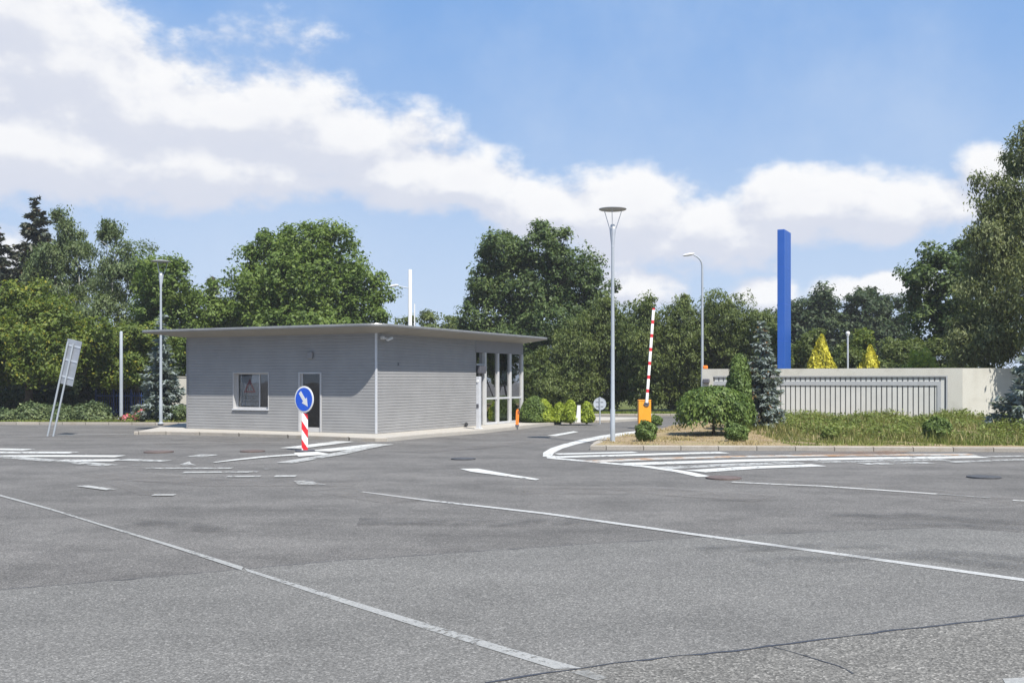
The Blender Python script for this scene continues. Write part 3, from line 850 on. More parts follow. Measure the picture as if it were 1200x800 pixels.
def head(mb, x, z, s=1.0):
    n = 10
    return mb.lathe([(.03, -.32), (.09, -.25), (.125, -.05), (.12, .12), (.07, .27), (.04, .30)], 14, Matrix.Translation((x, 0, z)) @ Matrix.Rotation(R(80), 4, 'Y') @ Matrix.Diagonal((.6*s, 1*s, 1*s, 1)))
Y = 56.0; p = W(823, 300, Y)
r = empty('street_lamp', (p.x, Y, 0.05)); tag(r, 'white curved arm street lamp behind the left end of the white wall', 'street lamp')
zt = 2 + (445-313)/F*Y
arc = [(-.02*0, 0, zt)] + [(-.62*(1-math.cos(R(a))), 0, zt + .62*math.sin(R(a))) for a in (20, 40, 60, 75)]
MB().tube([(0, 0, 0), (0, 0, 3), (0, 0, zt-1)] + arc, [.085, .075, .06, .055, .05, .045, .04, .04], 12).build('pole', M['galv_bright'], r, True)
head(MB(), arc[-1][0]-.28, arc[-1][2]+.04, 1.05).build('lamp_head', M['white'], r, True)

Y = 57.0; p = W(480.5, 380, Y)
r = empty('lamp_mast', (p.x, Y, 0.05)); tag(r, 'thick white mast with small side lamp rising behind the gatehouse roof', 'mast')
zt = 2 + (445-317)/F*Y
MB().lathe([(.14, 0), (.12, 3), (.10, zt-.02), (.09, zt)], 18).build('pole', M['white'], r, True)
za = 2 + (445-337.5)/F*Y
MB().tube([(-.1, 0, za-.05), (-.35, 0, za), (-.62, 0, za+.05)], .03, 8).build('arm', M['galv_bright'], r, True)
head(MB(), -.9, za+.08, .9).build('lamp_head', M['white'], r, True)
MB().tube([(.25, 0, 0), (.25, 0, 2 + (445-357)/F*Y)], .035, 8).build('cable_conduit', M['white'], r, True)

x, y = G(142, 490.5, .1)
r = empty('mast', (x, y, .08)); tag(r, 'plain pale grey post with no head beside the pink flowers', 'post')
MB().lathe([(.085, 0), (.082, 2), (.075, 4.25), (.05, 4.3)], 16).build('pole', M['galv_bright'], r, True)
MB().lathe([(.17, -.02), (.17, .03), (.11, .06)], 16).build('base_flange', M['galv'], r)

Y = 50.0; p = W(993.5, 390.5, Y)
r = empty('globe_lamp', (p.x, Y, .3)); tag(r, 'small globe lamp on thin post behind the white wall', 'lamp')
MB().lathe([(.05, 0), (.045, p.z-.45), (.07, p.z-.43), (.06, p.z-.40)], 12).build('pole', M['galv'], r, True)
MB().lathe([(.01, p.z-.42), (.07, p.z-.40), (.105, p.z-.31), (.10, p.z-.26), (.06, p.z-.21), (.01, p.z-.20)], 16).build('globe', M['white'], r, True)

# ------------------------------------------------------------------ signs, barrier and small posts
x, y = G(357.5, 529, 0)
sg = empty('traffic_sign', (x, y, 0), math.atan2(-.824, -.566) + R(90)); tag(sg, 'round blue sign with white down right arrow above a striped post', 'road sign')
Zs = 2 - (467.7-445)/F*y
Mx = Matrix.Translation((0, -.04, Zs)) @ Matrix.Rotation(R(90), 4, 'X')
dsc = MB().lathe([(.355, -.02), (.37, -.012), (.37, 0), (.355, .004)], 40, Mx)
dsc = dsc.build('disc', M['white'], sg, True)
MB().lathe([(.325, .0045), (.325, .008)], 40, Mx).build('blue_field', M['sign_blue'], dsc)
ar = [(-.055, .25), (.055, .25), (.055, -.03), (.125, -.03), (0, -.25), (-.125, -.03), (-.055, -.03)]
a = R(38)
ar = [(px*math.cos(a)-py*math.sin(a), px*math.sin(a)+py*math.cos(a)) for px, py in ar]
MB().prism(ar[::-1], .0085, .011, Mx).build('arrow', M['white'], dsc)
MB().tube([(0, .01, 0.0), (0, .01, Zs+.2)], .03, 12).build('pole', M['galv'], sg, True)
pb = MB().bbox(-.084, .084, -.035, .035, -.55, .5, .008).build('striped_post', M['board_stripe'], sg)
pb.location = (0, -.01, .565); pb.rotation_euler = (0, 0, R(32))
MB().bbox(-.2, .2, -.2, .2, -.001, .05, .015).build('foot', M['darkgrey'], sg)

xa, ya = G(56, 510.6); xb, yb = G(62.3, 511.2)
ls = empty('leaning_sign', ((xa+xb)/2, (ya+yb)/2, 0)); tag(ls, 'leaning grey sign board on two thin poles, seen from behind', 'road sign')
ls.rotation_euler = (0, R(12.2), R(0))
ang = R(-20)
dx, dy = .125*math.cos(ang), .125*math.sin(ang)
Lp = 3.52
for sgn in (-1, 1):
    MB().tube([(sgn*dx, sgn*dy, -.12), (sgn*dx, sgn*dy, Lp-.12)], .034, 12).build('pole', M['galv_bright'], ls, True)
Mr = Matrix.Rotation(ang, 4, 'Z')
MB().bbox(-.22, .44, .05, .066, Lp-1.62, Lp, .006, Mr).build('board', M['board'], ls)
for zz in (.22, .75, 1.35):
    MB().box(-.21, .43, .036, .0495, Lp-zz-.03, Lp-zz+.03, Mr).build('rail', M['galv'], ls)

x, y = G(703, 496.5, .1)
r = empty('traffic_sign', (x, y, .1)); tag(r, 'round grey sign seen from behind, on a short pole across the lane', 'road sign')
Zc = 2 - (473-445)/F*y - .1
MB().tube([(0, 0, 0), (0, 0, Zc+.30)], .028, 10).build('pole', M['galv_bright'], r, True)
Mx = Matrix.Translation((0, .05, Zc)) @ Matrix.Rotation(R(90), 4, 'X')
MB().lathe([(.26, -.012), (.275, -.004), (.275, .006), (.25, .006), (.25, .0)], 32, Mx).build('disc', M['galv'], r, True)
for dz in (.08, -.11): MB().box(-.16, .16, .028, .0425, Zc+dz, Zc+dz+.03).build('bracket', M['rail'], r)

x, y = G(755, 499, .12)
br = empty('barrier', (x, y, .12)); tag(br, 'orange barrier cabinet with raised red and white boom', 'barrier')
zt = 2 - (468.5-445)/F*y - .12
cab = MB().bbox(-.255, .255, -.18, .18, .06, zt-.03, .015).build('cabinet', M['orange'], br)
MB().bbox(-.265, .265, -.19, .19, zt-.0295, zt+.01, .01).build('lid', M['orange'], cab)
MB().box(-.22, .22, -.16, .16, 0, .0595).build('plinth', M['darkgrey'], br)
MB().lathe([(.02, 0), (.02, .012)], 12, Matrix.Translation((-.05, -.18, zt-.2)) @ Matrix.Rotation(R(90), 4, 'X')).build('lock', M['darkgrey'], cab)
bm = MB().bbox(-.055, .055, -.03, .03, 0, 3.85, .012).build('boom', M['boom_stripe'], br)
bm.location = (.07, -.22, zt-.12); bm.rotation_euler = (0, R(4.2), 0)
MB().lathe([(.11, -.03), (.11, .03)], 16, Matrix.Translation((.07, -.185, zt-.15)) @ Matrix.Rotation(R(90), 4, 'X')).build('pivot_hub', M['darkgrey'], br)

x, y = G(561, 502.3, .12)
r = empty('reader_post', (x, y, .115), math.atan2(U.y, U.x)); tag(r, 'slim silver post with call lamp in front of the glazed entrance', 'post')
zt = 2 - (441-445)/F*y - .12
bdy = MB().bbox(-.085, .085, -.075, .075, .03, zt, .01).build('body', M['trim'], r)
MB().bbox(-.13, .13, -.12, .12, 0, .0295, .008).build('foot_plate', M['white'], r)
MB().lathe([(.05, 0), (.045, .03)], 14, Matrix.Translation((-.086, 0, zt-.18)) @ Matrix.Rotation(R(-90), 4, 'Y')).build('lamp', M['white'], bdy)
MB().bbox(-.105, -.087, -.05, .05, zt-1.20, zt-1.05, .004).build('keypad', M['darkgrey'], bdy)

x, y = G(606, 499.5, .12)
r = empty('bollard', (x, y, .115)); tag(r, 'small orange plastic bollard standing near the glazed entrance', 'bollard')
MB().prism([(-.075, -.05), (.075, -.05), (.075, .05), (-.075, .05)], 0, .08).build('foot', M['darkgrey'], r)
MB().prism([(-.06, .08), (.06, .08), (.085, .60), (.05, .70), (-.01, .70), (-.045, .62)], -.045, .045, Matrix.Rotation(R(90), 4, 'X')).build('body', M['orange2'], r)
MB().box(.02, .065, -.049, -.0455, .50, .64).build('reflector', M['black'], r)

x, y = G(677, 495.2, .12)
r = empty('stone_post', (x, y, .11)); tag(r, 'short white concrete post between the two rightmost lime shrubs', 'post')
MB().prism([(-.17, 0), (.12, 0), (.12, .78), (-.02, .78), (-.06, .35)], -.10, .10, Matrix.Rotation(R(90), 4, 'X')).build('shaft', M['white'], r)
MB().bbox(-.20, .15, -.13, .13, -.02, .05, .01).build('foot', M['concrete'], r)

# manhole covers
def manhole(px, py, rx, mat, label, z=0.03):
    x, y = G(px, py)
    r = empty('manhole_cover', (x, y, 0)); tag(r, label, 'manhole cover', 'manhole covers in the road')
    MB().lathe([(rx, .002), (rx, z), (rx*.86, z), (rx*.86, z-.004)], 28).build('frame', M['iron'] if mat == 'iron' else M['iron_rust'], r)
    lid = MB().lathe([(rx*.84, .002), (rx*.84, z-.003), (rx*.80, z)], 28)
    lid.build('lid', M[mat], r)
    return r
manhole(186, 529.8, .40, 'iron_rust', 'rusty manhole cover right of the left hatched markings')
manhole(296, 529, .34, 'iron_rust', 'reddish manhole cover just left of the round blue sign')
manhole(543, 538, .31, 'iron', 'dark manhole cover in the lane in front of the entrance side')
manhole(848, 560.5, .36, 'iron_rust', 'rusty manhole cover beside the point of the hatched markings')
manhole(1153, 559.5, .33, 'iron', 'dark manhole cover at the right, below the hatched stripes')

# ------------------------------------------------------------------ white wall with slatted recess, pylon, fences
A0 = Vector((8.73, 47.0, 0)); A1 = Vector((528/F*43.0, 43.0, 0))
dl = (A1-A0); LW = dl.length
wallr = empty('boundary_wall', A0, math.atan2(dl.y, dl.x)); tag(wallr, 'long off white boundary wall with a slatted recess and grey rails', 'wall')
ZT = 2.5
RL0, RL1 = 0.5, LW-.58          # recess from / to
rt = 2.18
w = MB()
w.box(0, LW, .16, .5, 0, ZT-.001)                # core
w.box(0, LW, 0, .1599, rt, ZT)                   # top beam
w.box(0, RL0, 0, .1598, 0, rt-.0005).box(RL1, LW, 0, .1598, 0, rt-.0005)
w.box(0, .35, .501, 2.2, 0, ZT-.002)             # return at the left end
w.build('wall_body', M['plaster'], wallr)
MB().box(RL0+.001, RL1-.001, .150, .1585, 0, rt-.001).build('recess_lining', M['recess'], wallr)
sl_ = MB(); s = RL0+.06
while s < RL1-.1:
    sl_.box(s, s+.165, .055, .10, .0, rt-.055); s += .212
sl_.build('slats', M['slat'], wallr)
MB().box(RL0+.001, RL1-.001, -.006, .05, rt-.05, rt-.002).box(RL1-.06, RL1-.002, -.007, .05, 0, rt-.0515).build('outer_rail', M['rail'], wallr)
MB().box(RL0+.001, RL1-.25, .02, .0545, rt-.42, rt-.24).box(RL1-.40, RL1-.25, .021, .0546, 0, rt-.4205).build('inner_rail', M['rail'], wallr)
MB().bbox(.02, .22, .03, .23, ZT, ZT+.16, .03).build('warning_light', M['orange2'], wallr)
MB().bbox(.05, .35, -.20, -.002, 1.85, 2.05, .03).build('wall_camera', M['darkgrey'], wallr)  # small dark camera at the left end of the wall
rv = MB().box(0, 9, .002, .4, 0, ZT-.006).build('wall_return', M['plaster'], wallr)
rv.location = (LW-.0005, 0, 0); rv.rotation_euler = (0, 0, R(27))

Y = 52.0; x = (919.3-600)/F*Y
py = empty('pylon', (x, Y, .2), math.atan2(U.y, U.x)); tag(py, 'tall blue slab pylon without lettering behind the white wall', 'pylon')
zt = 2 + (445-268.5)/F*Y - .2
MB().bbox(0, 1.55, 0, .36, .02, zt, .01).build('body', M['pylon_blue'], py)
for k in range(1, 5): MB().box(-.002, 1.552, -.002, .362, zt*k/5, zt*k/5+.012).build('panel_joint', M['sign_blue'], py)
MB().box(-.15, 1.7, -.15, .5, -.25, .0199).build('footing', M['concrete'], py)

Y = 53.0
bw = empty('garden_wall', (-19.5, Y, 0)); tag(bw, 'beige garden wall behind the left end of the gatehouse', 'wall')
MB().box(0, 7, 0, .25, 0, 2.12).build('wall_body', M['plaster_beige'], bw)
MB().box(-.03, 7.03, -.03, .28, 2.1205, 2.18).build('coping', M['concrete'], bw)
bw.location = ((196-600)/F*Y, Y, 0)

Y = 53.5
x0 = (112-600)/F*Y; x1 = (174-600)/F*Y
bf = empty('fence', (x0, Y, .1)); tag(bf, 'blue steel bar fence in the shade under the left trees', 'fence')
L = x1-x0; bars = MB(); s = 0
while s < L:
    bars.box(s-.012, s+.012, -.012, .012, .08, 1.25); s += .12
bars.build('bars', M['blue_fence'], bf)
MB().box(0, L, -.03, -.0125, .2, .26).box(0, L, -.03, -.0125, 1.05, 1.11).build('rails', M['blue_fence'], bf)
for k in range(4):
    q = L*k/3
    MB().box(q-.04, q+.04, .013, .08, 0, 1.4).build('post', M['blue_fence'], bf)

# ------------------------------------------------------------------ vegetation generators
def leaf_quads(P, N, size, rng, aspect=1.8, jitter=0.35, along=None):
    """rhombic leaf faces at points P facing N (unit), random spin or long axis 'along'"""
    n = len(P)
    if along is None: along = rng.normal(size=(n, 3))
    t = along - N*np.sum(along*N, 1, keepdims=True)
    t /= np.linalg.norm(t, axis=1, keepdims=True) + 1e-9
    b = np.cross(N, t)
    s = size*(1 + jitter*rng.normal(size=(n, 1))).clip(.4, 2.0)
    l = s*.5*aspect**.5; w = s*.5/aspect**.5
    fold = N*w*.35
    return np.stack([P - t*l, P + b*w + fold, P + t*l, P - b*w + fold], 1)

def rand_dir(rng, n):
    d = rng.normal(size=(n, 3)); return d/np.linalg.norm(d, axis=1, keepdims=True)

def clumpy(ells, n_clumps, per, clump_r, size, rng, shell=(.62, 1.0), droop=0.0, up=.5, flat=.75, aspect=1.8, fillk=.38):
    """ells: (center xyz, radii xyz). leaf faces gathered in clumps spread through the ellipsoids, mostly near their skins"""
    wts = np.array([(e[1][0]*e[1][2] + e[1][0]*e[1][1])/1.0 for e in ells]); wts = wts/wts.sum()
    idx = rng.choice(len(ells), n_clumps, p=wts)
    C = np.array([e[0] for e in ells])[idx]; Rr = np.array([e[1] for e in ells])[idx]
    # boughs: smaller lobes that sit on the skin of the big ones; most clumps gather round a bough
    nb = max(6*len(ells), int(n_clumps/26))
    bi = rng.choice(len(ells), nb, p=wts)
    bd = rand_dir(rng, nb); bd[:, 2] += .15
    BR = np.array([e[1] for e in ells])[bi]
    bc = np.array([e[0] for e in ells])[bi] + bd*BR*(.55+.47*rng.random((nb, 1)))
    brr = np.minimum(BR.min(1)*.55, clump_r*2.6)*(.45+.75*rng.random(nb))
    bk = rng.integers(0, nb, n_clumps)
    d = rand_dir(rng, n_clumps)
    rad = shell[0] + (shell[1]-shell[0])*rng.random((n_clumps, 1))**.6
    cc = bc[bk] + d*brr[bk][:, None]*(.45+.6*rng.random((n_clumps, 1)))*np.array([1.15, 1.15, .8])
    fill = rng.random(n_clumps) < fillk
    cc[fill] = (C + d*Rr*rad*.85)[fill]
    d = np.where(fill[:, None], d, d*.6 + bd[bk]*.6)
    cr = clump_r*(.35 + .55*rng.random(n_clumps))
    k = np.repeat(np.arange(n_clumps), per)
    dd = rand_dir(rng, len(k))
    rr = rng.random((len(k), 1))**.45
    off = dd*rr*cr[k][:, None]; off[:, 2] *= flat
    P = cc[k] + off
    N = dd*.6 + d[k]*.5 + rng.normal(size=(len(k), 3))*.55; N[:, 2] += up
    if droop:
        P[:, 2] -= droop*rng.random(len(k))**2*cr[k]*2
        al = rng.normal(size=(len(k), 3))*.35; al[:, 2] -= 1
    else: al = None
    N /= np.linalg.norm(N, axis=1, keepdims=True)
    if droop:
        N = rng.normal(size=(len(k), 3))*.6 + d[k]*.7; N[:, 2] += .35; N /= np.linalg.norm(N, axis=1, keepdims=True)
    return leaf_quads(P, N, size, rng, aspect, .35, al)

def limbs(mb, base, tops, r0, rng, fork=.35):
    """tapered trunk from base with limbs towards the points in tops"""
    base = Vector(base); cx = sum((Vector(t) for t in tops), Vector())/len(tops)
    hz = max(t[2] for t in tops)
    fk = base.lerp(Vector((cx.x, cx.y, base.z + (hz-base.z)*fork)), 1.0); fk.z = base.z + (hz-base.z)*fork
    fk.x = base.x + (cx.x-base.x)*.4; fk.y = base.y + (cx.y-base.y)*.4
    mid = base.lerp(fk, .5) + Vector((rng.normal()*.08, rng.normal()*.08, 0))
    mb.tube([base - Vector((0, 0, .15)), base + Vector((0, 0, .15)), mid, fk], [r0*1.5, r0*1.1, r0*.9, r0*.75], 10)
    for t in tops:
        t = Vector(t); d = t - fk
        m1 = fk + d*.4 + Vector((rng.normal(), rng.normal(), abs(rng.normal())))*.06*d.length
        mb.tube([fk - Vector((0, 0, .1)), m1, fk + d*.75 + Vector((rng.normal(), rng.normal(), 0))*.05*d.length, t], [r0*.5, r0*.33, r0*.18, r0*.06], 7)
        for _ in range(3):
            k = rng.uniform(.35, .8); s0 = fk + d*k
            e = s0 + Vector((rng.normal(), rng.normal(), .4+abs(rng.normal())*.5))*.11*d.length
            mb.tube([s0, s0.lerp(e, .5) + Vector((0, 0, .05)), e], [r0*.2, r0*.12, r0*.04], 5)
    return mb

LEAF_K, DENS_K = 0.60, 0.80
def tree(name, label, group, Y, ells_px, mat, leaf=.22, dens=1.0, clump=.65, base_px=None, bark='bark', depth=.85, seed=0, droop=0.0, r0=.2, up=.5, cat='tree', shell=(.55, 1.0), per=26, aspect=1.8, fork=.35, z0=.1, fillk=.38):
    rng = np.random.default_rng(seed)
    bx = base_px if base_px is not None else sum(e[0] for e in ells_px)/len(ells_px)
    root = empty(name, ((bx-600)/F*Y, Y, z0))
    tag(root, label, cat, group)
    leaf *= LEAF_K; dens *= DENS_K
    ells = []
    tot = 0
    for e in ells_px:
        px, py, rx, ry = e[:4]; dy = e[4] if len(e) > 4 else rng.normal()*.6
        c = W(px, py, Y) - Vector((root.location.x, Y, z0)); c.y += dy
        a, b = rx/F*Y, ry/F*Y
        ells.append((tuple(c), (a*.93, max(a, b)*depth, b*.93)))
        tot += a*b*math.pi
    nl = tot*dens*8.5/(leaf*leaf*.5)
    per_ = per; nc = max(12, int(nl/per_))
    V = clumpy(ells, nc, per_, clump, leaf, rng, shell, droop, up, aspect=aspect, fillk=fillk)
    V = V[V[:, :, 2].min(1) > .03]
    np_quads('crown', V, M[mat], root)
    order = sorted(ells, key=lambda e: -(e[1][0]*e[1][2]))
    limbs(MB(), (0, 0, 0), [e[0] for e in order[:6]], r0, rng, fork).build('trunk', M[bark], root, True)
    return root

def conifer(name, label, group, base, h, r, mat, seed=0, size=.16, tiers=None, droop=.25, dens=1.0, cat='tree', lean=1.0, z_start=.04, top_pow=.9, bark='bark'):
    """whorled branches carrying needle sprays"""
    rng = np.random.default_rng(seed)
    root = empty(name, base); tag(root, label, cat, group)
    tiers = tiers or max(9, int(h/.38))
    Ps = []; Al = []; br = MB()
    for i in range(tiers):
        k = i/(tiers-1)
        z = h*(z_start + (.97-z_start)*k)
        L = r*max(.03, (1-k))**top_pow*(.85+.3*rng.random()) + .05
        nb = max(4, int(5 + 5*(1-k)))
        a0 = rng.random()*6.28
        for j in range(nb):
            a = a0 + 6.283*j/nb + rng.normal()*.18
            Lb = L*(.7+.45*rng.random()); dr = droop*(.6+.8*rng.random())
            n = max(8, int(Lb/size*24*dens))
            t = rng.random(n)**.75; zj = z + rng.normal()*h/tiers*.45
            rad = t*Lb
            zz = zj - dr*Lb*t + dr*.9*Lb*t**3 + (.30*Lb*t if k > .8 else 0)
            side = rng.normal(size=n)*(.05+.20*Lb*(1-t)*.6+.05)*.8
            hang = -np.abs(rng.normal(size=n))*.13*min(1.3, Lb)
            ca, sa = math.cos(a), math.sin(a)
            P = np.stack([rad*ca - side*sa, rad*sa + side*ca, zz+hang], 1)
            al = np.stack([np.full(n, ca) - np.sign(side)*sa*.7, np.full(n, sa) + np.sign(side)*ca*.7, rng.normal(size=n)*.3-.1], 1)
            Ps.append(P); Al.append(al)
            if Lb > .15:
                br.tube([(0, 0, zj), (Lb*.5*ca, Lb*.5*sa, zj-dr*Lb*.4), (Lb*.9*ca, Lb*.9*sa, zj-dr*.9*Lb+dr*.65*Lb)], [.012*h**.5, .008*h**.5, .004], 4)
    P = np.concatenate(Ps); A = np.concatenate(Al)
    N = rng.normal(size=P.shape)*.45; N[:, 2] += .8; N /= np.linalg.norm(N, axis=1, keepdims=True)
    V = leaf_quads(P, N, size, rng, 2.8, .3, A)
    V = V[V[:, :, 2].min(1) > .005]
    np_quads('crown', V, M[mat], root)
    br.tube([(0, 0, -.1), (0, 0, h*.5), (0, 0, h*.98)], [.02*h, .012*h, .004], 8)
    br.build('trunk', M[bark], root)
    return root

def shrub(name, label, group, base, rx, ry, h, mat, seed=0, leaf=.06, dens=1.0, shape='ball', cat='shrub', stem=True, lump=.12, pw=.75):
    """clipped or upright shrub: sprays on a lumpy skin plus a filled inside"""
    rng = np.random.default_rng(seed)
    root = empty(name, base); tag(root, label, cat, group)
    area = 2*math.pi*((rx+ry)/2)*h
    n = int(area*dens*7/(leaf*leaf*.6))
    d = rand_dir(rng, n)
    ph = rng.random(6)*6.28
    lum = 1 + lump*(np.sin(d[:, 0]*5+ph[0])*np.sin(d[:, 1]*6+ph[1]) + .7*np.sin(d[:, 2]*7+ph[2]+d[:, 0]*4)) + rng.normal(size=n)*.06
    rr = (1 - .38*rng.random(n)**2.0)*lum
    if shape == 'ball':
        P = d*np.array([rx, ry, h*.5])*rr[:, None]; P[:, 2] += h*.5
        N = d + rng.normal(size=P.shape)*.6
        al = None
    elif shape == 'cone':
        k = rng.random(n)**1.35; a = rng.random(n)*6.283
        prof = (1-k)**pw*(.72+.4*np.minimum(1, k*5)) + .03
        rr = (1 - .35*rng.random(n)**1.6)*(1 + lump*np.sin(a*3+ph[0]+k*9)*1.0 + rng.normal(size=n)*.07)
        P = np.stack([rx*prof*np.cos(a)*rr, ry*prof*np.sin(a)*rr, h*k*.98 + rng.normal(size=n)*.02], 1)
        N = np.stack([np.cos(a), np.sin(a), np.full(n, .3)], 1) + rng.normal(size=P.shape)*.55
        al = rng.normal(size=P.shape)*.35; al[:, 2] += 1
    elif shape == 'spread':                       # arching juniper-like mound
        P = d*np.array([rx, ry, h])*rr[:, None]; P[:, 2] = np.abs(P[:, 2]); 
        N = d + rng.normal(size=P.shape)*.6; N[:, 2] += .5
        al = d*1.0 + rng.normal(size=P.shape)*.4; al[:, 2] += .5
    elif shape == 'mop':                          # umbrella crown with a hanging skirt
        a = rng.random(n)*6.283; k = rng.random(n)**.6
        dome = np.sqrt(np.clip(1-k**2, 0, 1))
        zz = h*(.42 + .58*dome) - (rng.random(n)**1.5)*h*(.16+.34*k)
        wob = 1 + lump*np.sin(a*4+ph[0]) + .06*np.sin(a*9+ph[1]+zz*6) + rng.normal(size=n)*.08; zz = zz + .06*h*np.sin(a*5+ph[2]+k*7)*k + rng.normal(size=n)*.03
        P = np.stack([rx*k*np.cos(a)*wob, ry*k*np.sin(a)*wob, zz], 1)
        N = np.stack([np.cos(a)*k, np.sin(a)*k, dome+.15], 1) + rng.normal(size=P.shape)*.4
        al = np.stack([np.cos(a)*k, np.sin(a)*k, -.5-k], 1) + rng.normal(size=P.shape)*.3
    N /= np.linalg.norm(N, axis=1, keepdims=True)
    V = leaf_quads(P, N, leaf, rng, 2.0, .35, al)
    return root, V

def put_shrub(*a, **k):
    z = k.pop('z_off', 0.0); stems = k.pop('stems', 1); mat = a[7]
    root, V = shrub(*a, **k)
    V[:, :, 2] += z
    V = V[V[:, :, 2].min(1) > 0.0]
    np_quads('foliage', V, M[mat], root)
    rx, h = a[4], a[6]
    rng = np.random.default_rng(k.get('seed', 0)+99)
    st = MB()
    if stems == 1:
        st.tube([(0, 0, -.06), (0.01, 0, z*.6 + .1), (0, 0.01, z + h*.55)], [.035+.02*h, .03+.012*h, .012], 8)
        for _ in range(7):
            ang = rng.random()*6.28
            st.tube([(0, 0, z+h*.2), (rx*.4*math.cos(ang), rx*.4*math.sin(ang), z+h*.5), (rx*.75*math.cos(ang), rx*.75*math.sin(ang), z+h*.62)], [.02, .012, .005], 5)
    else:
        for _ in range(stems):
            ang = rng.random()*6.28; q = rng.uniform(.3, .8)
            st.tube([(rx*.12*math.cos(ang), rx*.12*math.sin(ang), -.05), (rx*.3*q*math.cos(ang), rx*.3*q*math.sin(ang), h*.4), (rx*q*.8*math.cos(ang), rx*q*.8*math.sin(ang), h*.75)], [.02, .014, .005], 5)
    st.build('stem', M['bark'], root)
    return root

# ------------------------------------------------------------------ trees, left block
g_bg = 'background trees behind the gatehouse'
conifer('spruce_tree', 'dark spruce cut by the left edge of the photo', 'dark spruces', ((-9-600)/F*70, 70, .1), 13.3, 3.6, 'lf_spruce', 1, .26, 34, .05, .7, top_pow=.8)
conifer('spruce_tree', 'tallest dark spruce, pointed top left of the birches', 'dark spruces', ((42-600)/F*72, 72, .1), 14.7, 4.6, 'lf_spruce', 2, .26, 36, .05, .7, top_pow=.8)
conifer('spruce_tree', 'small dark spruce tip left of the round walnut crown', 'dark spruces', ((248-600)/F*82, 82, .1), 10.3, 2.6, 'lf_spruce', 3, .36, 20, .3, .8)
tree('birch_tree', 'left of two pale birches with thin drooping crown', g_bg, 64, [(76,252,13,18),(66,272,16,24),(84,282,20,30),(60,305,24,30),(94,318,24,40),(62,340,30,42),(84,372,42,42),(50,385,40,42)], 'lf_birch', .18, .52, .55, 100, 'birch_bark', .8, 11, .7, .16, aspect=2.2, fork=.5, fillk=.15)
tree('birch_tree', 'right of two pale birches with white forked trunk', g_bg, 62, [(138,268,16,12),(120,276,8,14),(132,296,26,28),(146,325,30,40),(116,345,24,46),(130,385,42,40)], 'lf_birch', .18, .52, .55, 119, 'birch_bark', .8, 12, .7, .16, aspect=2.2, fork=.5, fillk=.15)
tree('broadleaf_tree', 'mid green broadleaf tree behind the lamp left of the gatehouse', g_bg, 60, [(178,325,22,24),(205,335,34,36),(235,362,26,36),(203,385,50,40),(172,365,26,40),(190,430,55,45)], 'lf_walnut', .21, .9, .65, 205, seed=13)
tree('maple_tree', 'bushy yellow green tree at the left edge behind the leaning sign', g_bg, 52, [(25,365,44,34),(65,378,36,36),(12,415,55,42),(70,420,48,38),(108,402,30,30),(118,435,40,25),(-30,380,40,50)], 'lf_maple', .19, 1.0, .6, 30, seed=14, r0=.22)
tree('maple_tree', 'lower green tree between the plain post and the roof corner', g_bg, 55, [(158,402,30,28),(150,432,46,26),(192,405,24,26)], 'lf_maple', .19, 1.0, .6, 160, seed=15, r0=.18)
tree('walnut_tree', 'large round green crown rising over the gatehouse roof', g_bg, 62, [(357,288,46,32),(325,312,46,40),(396,305,40,36),(355,345,88,50),(296,352,34,36),(420,345,34,40),(444,326,9,12),(270,376,22,26),(440,372,18,18),(358,385,95,38),(312,283,12,14),(410,280,10,14)], 'lf_walnut', .24, 1.0, .7, 356, seed=16, r0=.32, fillk=.45)
tree('broadleaf_tree', 'small distant tree right of the thick white mast', g_bg, 84, [(500,376,12,16),(526,382,14,18),(474,382,14,12),(510,400,34,24)], 'lf_hedge', .26, .9, .7, 505, seed=17)
tree('oak_tree', 'large dark oak right of the gatehouse roof', g_bg, 69, [(590,298,38,26),(632,290,34,22),(665,312,32,28),(566,330,24,26),(620,335,70,45),(690,325,20,26),(560,368,30,32),(700,350,20,32),(640,378,78,42),(642,276,6,13),(686,298,6,12),(600,278,8,10),(575,300,10,16),(590,405,60,34)], 'lf_oak', .24, 1.0, .72, 620, seed=18, r0=.35, fillk=.45)
for i, (c, top, lab) in enumerate([
        (632, 412, 'scrub tree just right of the roof tip, above the lime shrubs'), (672, 376, 'scrub tree between the roof tip and the tall lane lamp'),
        (716, 349, 'scrub tree directly behind the tall lane lamp'), (756, 352, 'scrub tree directly behind the raised barrier boom'),
        (797, 350, 'scrub tree left of the white curved arm lamp'), (843, 345, 'highest scrub tree, just right of the curved arm lamp'),
        (884, 358, 'scrub tree behind the grey blue spruce, left of the pylon')]):
    hh = (486-top)/2
    tree('willow_scrub', lab, 'scrub trees lining the far road', 61+(i % 3)*.8, [(c, top+hh*.55, 31, hh*.55), (c-8, top+hh*.95, 30, hh*.62), (c+9, top+hh*1.15, 29, hh*.62), (c, top+hh*1.5, 30, hh*.5), (c+8*math.sin(i*2.1), top+10, 8, 13)], 'lf_hedge', .165, .95, .5, c, seed=30+i, droop=.2, r0=.14, aspect=2.4, fork=.2, fillk=.5)
for i, (c, top, lab) in enumerate([(925, 348, 'dark far tree mostly hidden by the blue pylon'), (962, 332, 'dark far tree right beside the blue pylon'), (1008, 330, 'dark far tree above the small globe lamp'), (1048, 344, 'dark far tree left of the right hand green tree')]):
    hh = (450-top)
    tree('broadleaf_tree', lab, 'dark far trees behind the wall', 86, [(c, top+hh*.25, 20, hh*.24), (c-10, top+hh*.5, 24, hh*.3), (c+12, top+hh*.5, 24, hh*.3), (c, top+hh*.8, 34, hh*.3)], 'lf_dark', .30, .95, .8, c, seed=50+i, r0=.25)
